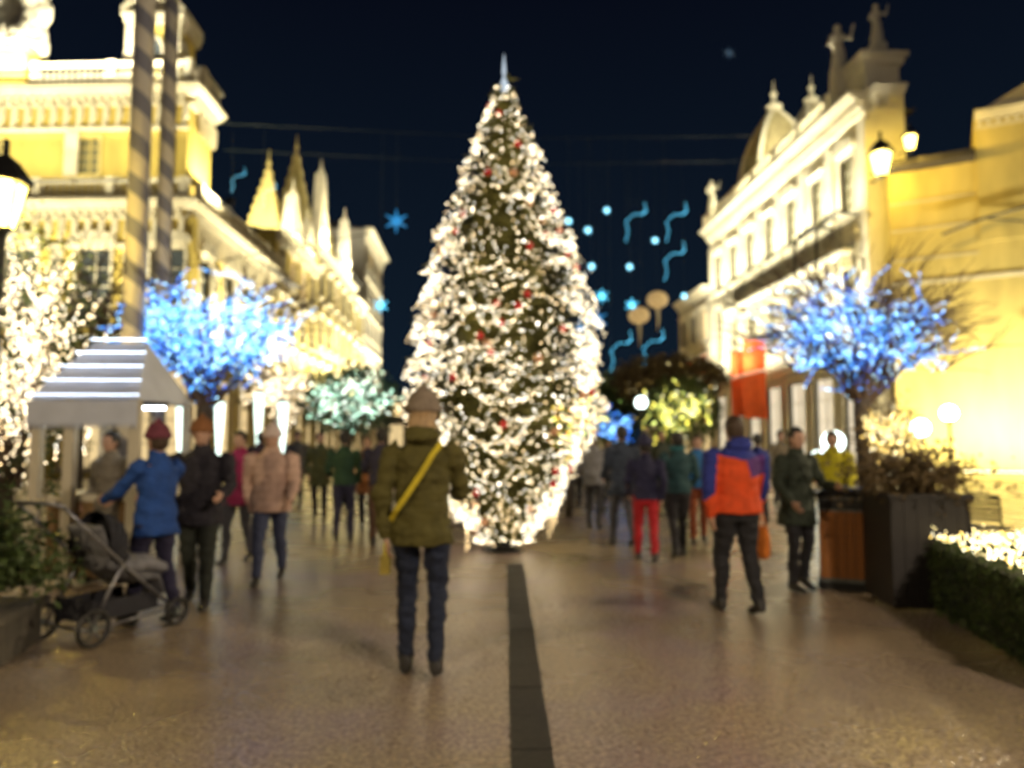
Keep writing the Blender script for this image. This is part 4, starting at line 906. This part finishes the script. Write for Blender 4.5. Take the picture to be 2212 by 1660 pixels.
# ------------------------------------------------------------------ people
def hand(mb, wrist, d, palmn, s=1., curl=.5, side=1):
    """palm plus five bent fingers; d = direction of the hand, palmn = palm normal"""
    w_ = Vector(wrist); d = Vector(d).normalized(); pn = Vector(palmn); pn = (pn-d*pn.dot(d)).normalized(); sd = d.cross(pn)*side
    mb.tube([w_-d*.03*s, w_+d*.01*s, w_+d*.05*s, w_+d*.09*s], [(.019*s, .027*s), (.017*s, .03*s), (.016*s, .041*s), (.013*s, .038*s)], 10, True, pn)
    for i, (o, L) in enumerate(((-.030, .066), (-.010, .076), (.011, .070), (.031, .054))):
        p = w_+d*.082*s+sd*o*s; a = curl*.5; pts = [p]
        for q, f in enumerate((.45, .3, .25)):
            dd = d*cos(a)+pn*sin(a); p = p+dd*L*f*s; pts.append(p); a += curl*.8
        mb.tube(pts, [.0095*s, .009*s, .0082*s, .0065*s], 7)
    p = w_+d*.025*s-sd*.028*s; a = (d*.6-sd*.7+pn*.35).normalized(); p2 = p+a*.035*s; p3 = p2+(d*.8-sd*.15+pn*.4).normalized()*.028*s; p4 = p3+(d*.9+sd*.1+pn*.4).normalized()*.022*s
    mb.tube([p-a*.01, p2, p3, p4], [.013*s, .012*s, .0105*s, .008*s], 7)
SHOE = mat('dark_shoe_leather', (.02, .018, .016), .5, .3, 10)
def person(label, px, Y, H, facing, jacket, trousers, hair, hat=None, stride=.22, arms=((.25, .3), (-.2, .35)), coat_len=0., puff=0., build_=1., child=False, scarf=None, boots=SHOE, hood=None, skirt=None, lean=0, py=1100, voxel=.011, panels=None, group='people strolling in the street', hairlen=.0, y=None):
    """facing in degrees: 0 walks away from the camera, 180 comes towards it"""
    k = H/1.75; t = thing('person', label, 'person', (gx(px, Y, py), Y, 0), radians(facing), group); R_ = random.Random(int(px*7+Y*13)); B = build_
    if arms == ((.25, .3), (-.2, .35)): arms = ((R_.uniform(-.35, .4), R_.uniform(.15, 1.3)), (R_.uniform(-.35, .4), R_.uniform(.15, 1.1))); stride *= R_.choice((1, -1))*R_.uniform(.7, 1.5); facing += R_.uniform(-22, 22)
    def P(x, y_, z): return Vector((x*k, y_*k, z*k))
    # skeleton: local +y is forward
    hipz = .93-abs(stride)*.12; legs = []
    for sx, st in ((-1, stride), (1, -stride)):
        hip = P(sx*.095, 0, hipz); foot = P(sx*.10, st, .085 if st > 0 else .12)
        kn = (hip+foot)/2+P(0, .05 if st > 0 else .075, .015); legs.append((hip, kn, foot, st))
    arml = []
    for sx, (sw, bend) in ((-1, arms[0]), (1, arms[1])):
        sh = P(sx*.195*B, 0+lean*.3, 1.415); ua, fa = .30, .26; out_ = .10
        el = sh+P(sx*(out_*ua+.03), sin(sw)*ua, -cos(sw)*ua*.97); wr_ = el+P(-sx*.02*(1+bend), sin(sw+bend)*fa, -cos(sw+bend)*fa); arml.append((sh, el, wr_, sw+bend, sx))
    # body -------------------------------------------------
    mb = MB(); E = (1, 0, 0)
    mb.tube([P(0, 0, hipz-.06), P(0, 0, hipz+.05), P(0, .0, 1.08), P(0, .0, 1.25), P(0, .0, 1.38), P(0, -.005, 1.45), P(0, .0, 1.50)],
            [(.15*k*B, .10*k*B), (.16*k*B, .11*k*B), (.13*k*B, .10*k*B), (.16*k*B, .115*k*B), (.165*k*B, .10*k*B), (.09*k, .07*k), (.056*k, .056*k)], 14, True, E)
    mb.tube([P(0, 0, 1.44), P(0, .01, 1.58)], [(.056*k, .058*k), (.052*k, .055*k)], 12, True, E)
    hc = P(0, .02+lean*.3, 1.64)                          # head
    mb.ball(hc, .1*k, 16, 12, (.80, .98, 1.12)); mb.ball(hc+P(0, .035, -.055), .066*k, 12, 9, (.88, .85, 1.05))
    mb.tube([hc+P(0, .088, .012), hc+P(0, .108, -.022), hc+P(0, .092, -.032)], [.010*k, .017*k, .012*k], 7)          # nose
    for sx in (-1, 1): mb.ball(hc+P(sx*.082, -.002, -.008), .026*k, 8, 6, (.4, .75, 1.2))                             # ears
    mb.ball(hc+P(0, .088, -.062), .017*k, 8, 6, (1.6, .6, .6)); mb.ball(hc+P(0, .078, .035), .03*k, 8, 6, (1.9, .55, .35))
    for sh, el, wr_, an, sx in arml:
        mb.tube([sh, el, wr_], [.048*k, .038*k, .026*k], 10); d = (wr_-el).normalized(); hand(mb, wr_, d, (-sx, .25, 0), k, .55, -sx)
    for hip, kn, foot, st in legs: mb.tube([hip+P(0, 0, .03), kn, foot], [.075*k, .043*k, .034*k], 10)
    blob('body', mb, M_SKIN, t, voxel, 2)
    # eyes and lips
    e = MB()
    for sx in (-1, 1): e.ball(hc+P(sx*.031, .0945, .010), .0085*k, 8, 6, (1.3, .6, .8))
    e.build('eyes', mat('dark_eye', (.03, .02, .015), .2, 0), t, True)
    # trousers ---------------------------------------------
    mb = MB()
    mb.tube([P(0, 0, hipz-.09), P(0, -.005, hipz), P(0, 0, hipz+.14)], [(.165*k*B, .115*k*B), (.18*k*B, .135*k*B), (.155*k*B, .115*k*B)], 14, True, E)
    for i, (hip, kn, foot, st) in enumerate(legs):
        an = foot+P(0, -.01, .0); mb.tube([hip+P(0, 0, .02), hip.lerp(kn, .45), kn, kn.lerp(an, .4)+P(0, -.015, 0), an], [(.098*k*B, .108*k*B), (.088*k*B, .095*k*B), (.066*k*B, .068*k*B), (.062*k*B, .066*k*B), (.05*k, .056*k)], 12, True, E)
    if skirt: mb.tube([P(0, 0, hipz+.1), P(0, 0, hipz-.1), P(0, 0, hipz-.42)], [(.16*k, .12*k), (.20*k, .16*k), (.24*k, .21*k)], 14, True, E)
    me = remesh(mb, voxel*1.1, 3); ripple(me, .015*k, 10, stretch=1.8); me.materials.append(trousers); me.name = 'trousers'; link('trousers', me, t)
    # shoes
    for i, (hip, kn, foot, st) in enumerate(legs):
        b_ = MB(); f = foot.copy(); tilt = 0 if st > 0 else .05; b_.tube([P(0, -.075, .055)+Vector((f.x, f.y, tilt*k)), P(0, .0, .05)+Vector((f.x, f.y, tilt*.8*k)), P(0, .1, .037)+Vector((f.x, f.y, 0)), P(0, .185, .028)+Vector((f.x, f.y, 0))], [(.034*k, .052*k), (.046*k, .05*k), (.047*k, .034*k), (.028*k, .02*k)], 10, True, E)
        b_.tube([Vector((f.x, f.y-.02*k, .03*k+tilt*k)), Vector((f.x, f.y-.02*k, .16*k))], [.047*k, .048*k], 10)
        blob('shoe', b_, boots, t, .011, 2)
    # jacket -----------------------------------------------
    mb = MB(); hem = hipz-.02-coat_len; pf = .012 if puff else 0
    rings = [(hem, .198+coat_len*.10, .163+coat_len*.1)]
    if coat_len > .1: rings.append((hipz-.05, .2, .163))
    rings += [(hipz+.06, .188, .153), (1.10, .168, .135), (1.25, .18, .145), (1.37, .185, .13), (1.435, .13, .10), (1.49, .075, .075), (1.535, .068, .07)]
    mb.tube([P(0, 0 if z < 1.3 else lean*.3, z) for z, _, _ in rings], [((a+pf)*k*B, (b_+pf)*k*B) for _, a, b_ in rings], 18, True, E)
    for sh, el, wr_, an, sx in arml:
        s0 = sh+P(-sx*.05, 0, -.0); mb.tube([s0, sh+P(sx*.01, 0, -.03), sh.lerp(el, .5), el, el.lerp(wr_, .5), wr_+(wr_-el).normalized()*.01], [(.07+pf)*k, (.078+pf)*k*B, (.066+pf)*k*B, (.057+pf)*k, (.052+pf)*k, (.040)*k], 12)
    if hood:
        mb.tube([P(0, -.04, 1.46), P(0, -.10, 1.50), P(0, -.09, 1.56)], [(.10*k, .05*k), (.12*k, .06*k), (.085*k, .035*k)], 12, True, E)
    me = remesh(mb, voxel, 3); ripple(me, .021*k if not puff else .009*k, 8, puff, stretch=1.6)
    jm = jacket if isinstance(jacket, list) else [jacket]
    for m in jm: me.materials.append(m)
    if len(jm) > 1:
        for pol in me.polygons:
            c = pol.center/k
            pol.material_index = panels(c.x, c.y, c.z)
    me.name = 'jacket'; link('jacket', me, t)
    # collar / scarf
    if scarf:
        b_ = MB(); n = 14; b_.tube([P(.085*cos(2*pi*i/n), .085*sin(2*pi*i/n)+.01, 1.52+.012*sin(3*i)) for i in range(n+1)], .034*k, 8); blob('scarf', b_, scarf, t, .012, 1, .008, 12)
    # hair and hat
    if hair:
        b_ = MB(); b_.ball(hc+P(0, -.012, .022), .105*k, 16, 10, (.87, .98, 1.04)); b_.ball(hc+P(0, -.035, -.02), .09*k, 12, 8, (.92, .8, 1.0+hairlen*3))
        if hairlen: b_.tube([hc+P(0, -.05, 0), hc+P(0, -.085, -.12), hc+P(0, -.085, -.12-hairlen)], [(.085*k, .05*k), (.095*k, .04*k), (.06*k, .02*k)], 12, True, E)
        me = remesh(b_, .012, 1); ripple(me, .007, 22, stretch=.3)
        # keep the face clear
        for v in me.vertices:
            r = v.co-hc
            if r.y > .045*k and r.z < .055*k: v.co.y = hc.y+.045*k
        me.materials.append(hair); me.name = 'hair'; link('hair', me, t)
    if hat:
        b_ = MB(); c = hc+P(0, -.006, .055); n = 20
        prof = [(.108, -.03), (.111, 0), (.108, .02), (.098, .05), (.075, .085), (.04, .103), (.01, .108)]
        b_.lathe([(r*k*.96, z*k) for r, z in prof], (c.x, c.y, c.z), n)
        b_.lathe([(.112*k*.96, -.045*k), (.119*k*.96, -.03*k), (.119*k*.96, .0), (.11*k*.96, .012*k)], (c.x, c.y, c.z), n)
        for i in range(n): a = 2*pi*i/n; b_.tube([(c.x+.118*k*.96*cos(a), c.y+.118*k*.96*sin(a), c.z-.04*k), (c.x+.118*k*.96*cos(a), c.y+.118*k*.96*sin(a), c.z)], .006*k, 4)
        b_.ball((c.x, c.y, c.z+.115*k), .03*k, 10, 7); blob('woolly_hat', b_, hat, t, .009, 1, .003, 40)
    return t, P, dict(arms=arml, hc=hc, k=k, hip=hipz)
def cloth(name, c, rough=.85): return mat(name, c, rough, .22, 14, .3, 160)
HAIRB = mat('brown_hair', (.05, .028, .014), .6, .3, 40, .4, 120, aniso=(1, 1, .15)); HAIRD = mat('dark_hair', (.015, .012, .01), .6, .3, 40, aniso=(1, 1, .15)); HAIRL = mat('fair_hair', (.32, .21, .10), .6, .3, 40, .4, 120, aniso=(1, 1, .15))
J = mat('dark_blue_jeans', (.006, .012, .034), .85, .3, 20, .3, 200); BLK = cloth('black_trousers', (.014, .014, .018)); GRYT = cloth('grey_trousers', (.06, .06, .075)); PURT = cloth('purple_trousers', (.04, .025, .07))
# central person seen from behind
OLV = cloth('olive_jacket_cloth', (.072, .062, .009)); 
t, P, I = person('person seen from behind in olive jacket and dark jeans before the Christmas tree', 912, 4.85, 1.78, 0, OLV, J, HAIRL, hat=cloth('beige_wool', (.19, .15, .11)), stride=.10, arms=((-.12, .2), (.3, 1.2)), coat_len=.08, scarf=cloth('dark_scarf', (.03, .03, .02)), voxel=.009, hood=True, build_=.97, hairlen=.05)
M_YEL = cloth('yellow_strap', (.52, .42, .02)); b = MB()
pts = [P(.12, -.105, 1.45), P(.07, -.155, 1.38), P(.0, -.168, 1.26), P(-.08, -.165, 1.14), P(-.15, -.13, 1.04), P(-.19, -.06, .97)]
b.tube(pts, [(.006, .02)]*6, 6, True, (0, 1, 0)); b.build('shoulder_strap', M_YEL, t)
bg_ = thing('shoulder_bag', 'small yellow paper bag in the left hand of the person in olive', 'bag', (0, 0, 0)); wr_ = I['arms'][0][2]; bg_.location = (t.location.x+wr_.x, 4.85+wr_.y, wr_.z-.10)
b = MB(); b.box(-.03, .03, -.06, .06, -.13, -.02); b.build('bag_body', cloth('yellow_paper', (.26, .20, .03)), bg_)
b = MB(); b.tube([(0, -.045, -.02), (0, -.04, .05), (0, .0, .075), (0, .04, .05), (0, .045, -.02)], .006, 5); b.build('handle', M_YEL, bg_)
# orange and blue jacket
ORG = cloth('orange_red_cloth', (.62, .065, .008)); BLU = cloth('royal_blue_cloth', (.018, .03, .22)); VIO = cloth('violet_cloth', (.09, .025, .16))
def pan(x, y, z):
    if abs(x) > .245-.10*max(0, z-1.2): return 0 if z < 1.02+.05*sin(x*20) else 1
    if z > 1.36+.25*abs(x): return 1
    if x > .02+.25*(1.36-z) and z > 1.20+.15*x: return 2
    return 0
t, P, I = person('person in bright orange-red jacket with blue shoulders walking at right', 1592, 6.45, 1.70, 8, [ORG, BLU, VIO], BLK, HAIRB, stride=.16, arms=((-.1, .15), (.15, .25)), puff=.004, panels=pan, voxel=.009, build_=1.12, hood=True)
bg_ = thing('tote_bag', 'orange tote bag carried by the person in orange and blue', 'bag'); wr_ = I['arms'][1][2]; a = radians(8)
bg_.location = (t.location.x+wr_.x*cos(a)-wr_.y*sin(a)+.05, 6.45+wr_.x*sin(a)+wr_.y*cos(a), wr_.z-.10)
b = MB(); b.tube([(0, 0, -.04), (.0, 0, -.15), (0, 0, -.31)], [(.10, .045), (.13, .07), (.12, .06)], 12, True, (0, 1, 0)); blob('bag_body', b, cloth('orange_canvas', (.58, .16, .015)), bg_, .012, 2, .01, 10)
b = MB()
for y_ in (-.03, .03): b.tube([(y_, -.07, -.06), (y_*.4, -.03, .06), (y_*.4, .03, .06), (y_, .07, -.06)], .006, 5)
b.build('handle', cloth('orange_canvas', (.58, .16, .015)), bg_)
# others at right
person('person in dark green coat standing right of the orange jacket', 1722, 7.4, 1.62, 195, cloth('dark_green_coat', (.025, .035, .022)), BLK, HAIRD, stride=.05, coat_len=.2)
person('person in yellow jacket behind the brown litter bin', 1802, 9.6, 1.60, 150, cloth('yellow_jacket', (.42, .38, .01)), BLK, HAIRD, stride=.05, puff=.01)
person('person in dark teal jacket and black trousers left of the orange jacket', 1466, 9.5, 1.60, 5, cloth('dark_teal', (.012, .05, .06)), BLK, HAIRD, stride=.14, scarf=cloth('teal_scarf', (.02, .12, .14)))
person('person in bright blue jacket and rust trousers just behind the orange jacket', 1508, 10.8, 1.56, 175, cloth('bright_blue', (.015, .12, .34)), cloth('rust_trousers', (.22, .05, .015)), HAIRB, stride=.1, puff=.01)
person('person in navy jacket with red trousers right of the Christmas tree', 1395, 9.2, 1.52, -8, cloth('navy_hood', (.014, .014, .05)), cloth('red_trousers', (.42, .012, .02)), HAIRD, hat=cloth('navy_wool', (.02, .02, .06)), stride=.16)
person('person in navy coat next to the one with red trousers', 1345, 10.6, 1.70, 10, cloth('navy_coat', (.02, .03, .055)), GRYT, HAIRD, stride=.12, coat_len=.15)
person('person in pale grey coat half hidden by the Christmas tree', 1283, 12.6, 1.62, -15, cloth('grey_coat', (.20, .20, .22)), GRYT, HAIRB, stride=.1, coat_len=.1)
person('small person in dark grey between two others at the tree right side', 1313, 15.0, 1.5, 180, cloth('charcoal_coat', (.04, .04, .05)), BLK, HAIRB, stride=.1)
# left group
person('person in beige and pink coat with pale hat walking on the left', 585, 8.1, 1.62, 185, cloth('beige_pink_coat', (.50, .34, .27)), cloth('slate_trousers', (.04, .05, .10)), HAIRL, hat=cloth('pale_wool', (.55, .45, .42)), stride=.17, puff=.012, coat_len=.08, build_=1.1)
person('person in magenta jacket behind the one in dark coat', 516, 9.4, 1.60, 170, cloth('magenta_jacket', (.30, .02, .09)), GRYT, HAIRD, stride=.12, coat_len=.12)
person('person in black coat with brown cap in the left group', 432, 7.0, 1.66, 190, cloth('black_coat', (.016, .014, .022)), cloth('dark_green_trousers', (.018, .022, .016)), HAIRB, hat=cloth('rust_wool', (.22, .09, .03)), stride=.14, coat_len=.12, build_=1.15)
t, P, I = person('person in royal blue coat pushing the pushchair at left', 338, 6.3, 1.60, 60, cloth('royal_blue_coat', (.012, .06, .26)), cloth('indigo_trousers', (.02, .018, .05)), HAIRB, hat=cloth('plum_wool', (.14, .03, .05)), stride=.16, arms=((.6, .7), (.6, .7)), coat_len=.1)
person('person in grey coat with dark brown hair left of the blue coat', 236, 8.2, 1.58, 160, cloth('taupe_coat', (.17, .15, .12)), GRYT, HAIRD, stride=.08, coat_len=.25)
person('person in dark green jacket and navy trousers under the mint lit tree', 742, 11.2, 1.62, 2, cloth('forest_green', (.015, .05, .025)), cloth('navy_trousers', (.02, .02, .05)), HAIRD, stride=.16)
person('person in olive brown coat left of the mint tree trunk', 690, 14, 1.64, 185, cloth('olive_brown_coat', (.06, .065, .02)), BLK, HAIRB, stride=.1, coat_len=.2)
person('person in orange-brown coat close behind the person in olive', 792, 12.5, 1.55, 180, cloth('orange_brown_coat', (.30, .12, .04)), BLK, HAIRB, stride=.1, coat_len=.2)
person('person in navy anorak nearest the left arm of the person in olive', 822, 10.8, 1.66, 5, cloth('navy_anorak', (.022, .02, .045)), cloth('brown_trousers', (.08, .04, .025)), HAIRD, stride=.12)
for i, (px, Y, H, f, c, lab) in enumerate(((640, 17, 1.7, 180, (.10, .09, .08), 'distant person in brown coat near the icicle cones'), (560, 15, 1.65, 10, (.05, .03, .03), 'distant person in dark red-brown coat between beige and magenta coats'), (1430, 15, 1.7, 175, (.05, .06, .04), 'distant person in dark olive coat below the yellow-green tree'),
                            (1640, 13, 1.6, 0, (.10, .09, .06), 'distant person in khaki coat right behind the orange jacket'), (1245, 16, 1.65, 5, (.08, .08, .10), 'distant person in grey coat beside the orange lit tree'), (1690, 16, 1.7, 180, (.16, .13, .08), 'distant person in tan coat left of the dark green coat'))):
    person(lab, px, Y, H, f, cloth('coat_%d' % i, c), BLK, HAIRD, stride=.12, coat_len=.15, voxel=.016)
# ------------------------------------------------------------------ pushchair
pc = thing('pushchair', 'grey pushchair with dark folding hood pushed by the person in blue', 'pushchair', (gx(235, 6.0, 1200), 6.0, 0), radians(90+64)); M_GF = cloth('grey_pram_fabric', (.13, .13, .14)); M_DF = cloth('dark_pram_fabric', (.025, .025, .032))
b = MB()   # forward is -y, handle at +y
for x in (-.24, .24):
    b.tube([(x, .55, 1.02), (x, .35, .82), (x, -.05, .45), (x, -.42, .14)], .014, 6); b.tube([(x, .32, .12), (x, .1, .5), (x, .0, .62)], .013, 6); b.tube([(x, .32, .12), (x, -.42, .14)], .011, 6)
b.tube([(-.24, .55, 1.02), (-.2, .6, 1.05), (.2, .6, 1.05), (.24, .55, 1.02)], .017, 8); b.tube([(-.24, .32, .12), (.24, .32, .12)], .012, 6); b.tube([(-.24, -.42, .14), (.24, -.42, .14)], .012, 6); b.build('frame', mat('pram_metal', (.25, .25, .27), .35, 0, metal=.8), pc, True)
for x in (-.28, .28):
    for y_, r in ((.32, .14), (-.42, .11)):
        w_ = MB(); n = 18
        w_.tube([(0, r*.88*cos(2*pi*i/n), r*.88*sin(2*pi*i/n)) for i in range(n+1)], .018, 6, False); wo = w_.build('wheel', SHOE, pc, True, loc=(x, y_, r)); 
        s_ = MB(); s_.tube([(-.02, 0, 0), (.02, 0, 0)], .025, 8)
        for i in range(6): s_.tube([(0, 0, 0), (0, r*.85*cos(2*pi*i/6), r*.85*sin(2*pi*i/6))], .005, 4)
        s_.build('spokes', M_GREY, wo)
b = MB(); b.tube([(0, .22, .85), (0, .1, .55), (0, -.12, .42), (0, -.32, .40), (0, -.4, .25)], [(.2, .04), (.2, .06), (.2, .06), (.2, .05), (.18, .03)], 12, True, (1, 0, 0)); blob('seat', b, M_GF, pc, .014, 2, .01, 9)
b = MB()
for i in range(6):
    a0 = radians(10+i*20); n = 8; c = []
    pts0 = [(.235*cos(pi*j/n), .12-.30*sin(pi*j/n)*sin(a0)*1.0+.05, .66+.30*sin(pi*j/n)*cos(a0)+.0) for j in range(n+1)]; a1 = radians(10+(i+1)*20)
    pts1 = [(.235*cos(pi*j/n), .12-.30*sin(pi*j/n)*sin(a1)+.05, .66+.30*sin(pi*j/n)*cos(a1)) for j in range(n+1)]
    b.add(pts0+pts1, [(j, j+1, n+2+j, n+1+j) for j in range(n)]); b.tube(pts0, .008, 5)
b.build('hood', M_DF, pc, True); b = MB(); b.box(-.2, .2, -.3, .28, .16, .18); b.box(-.2, .2, .26, .28, .18, .32); b.box(-.2, -.19, -.3, .26, .18, .3); b.box(.19, .2, -.3, .26, .18, .3); b.build('basket', M_DF, pc)
b = MB(); b.tube([(0, -.02, .50), (0, -.22, .52), (0, -.42, .45), (0, -.5, .34)], [(.17, .06), (.18, .085), (.17, .07), (.14, .04)], 12, True, (1, 0, 0)); blob('footmuff', b, cloth('light_grey_footmuff', (.22, .22, .24)), pc, .014, 2, .012, 10)
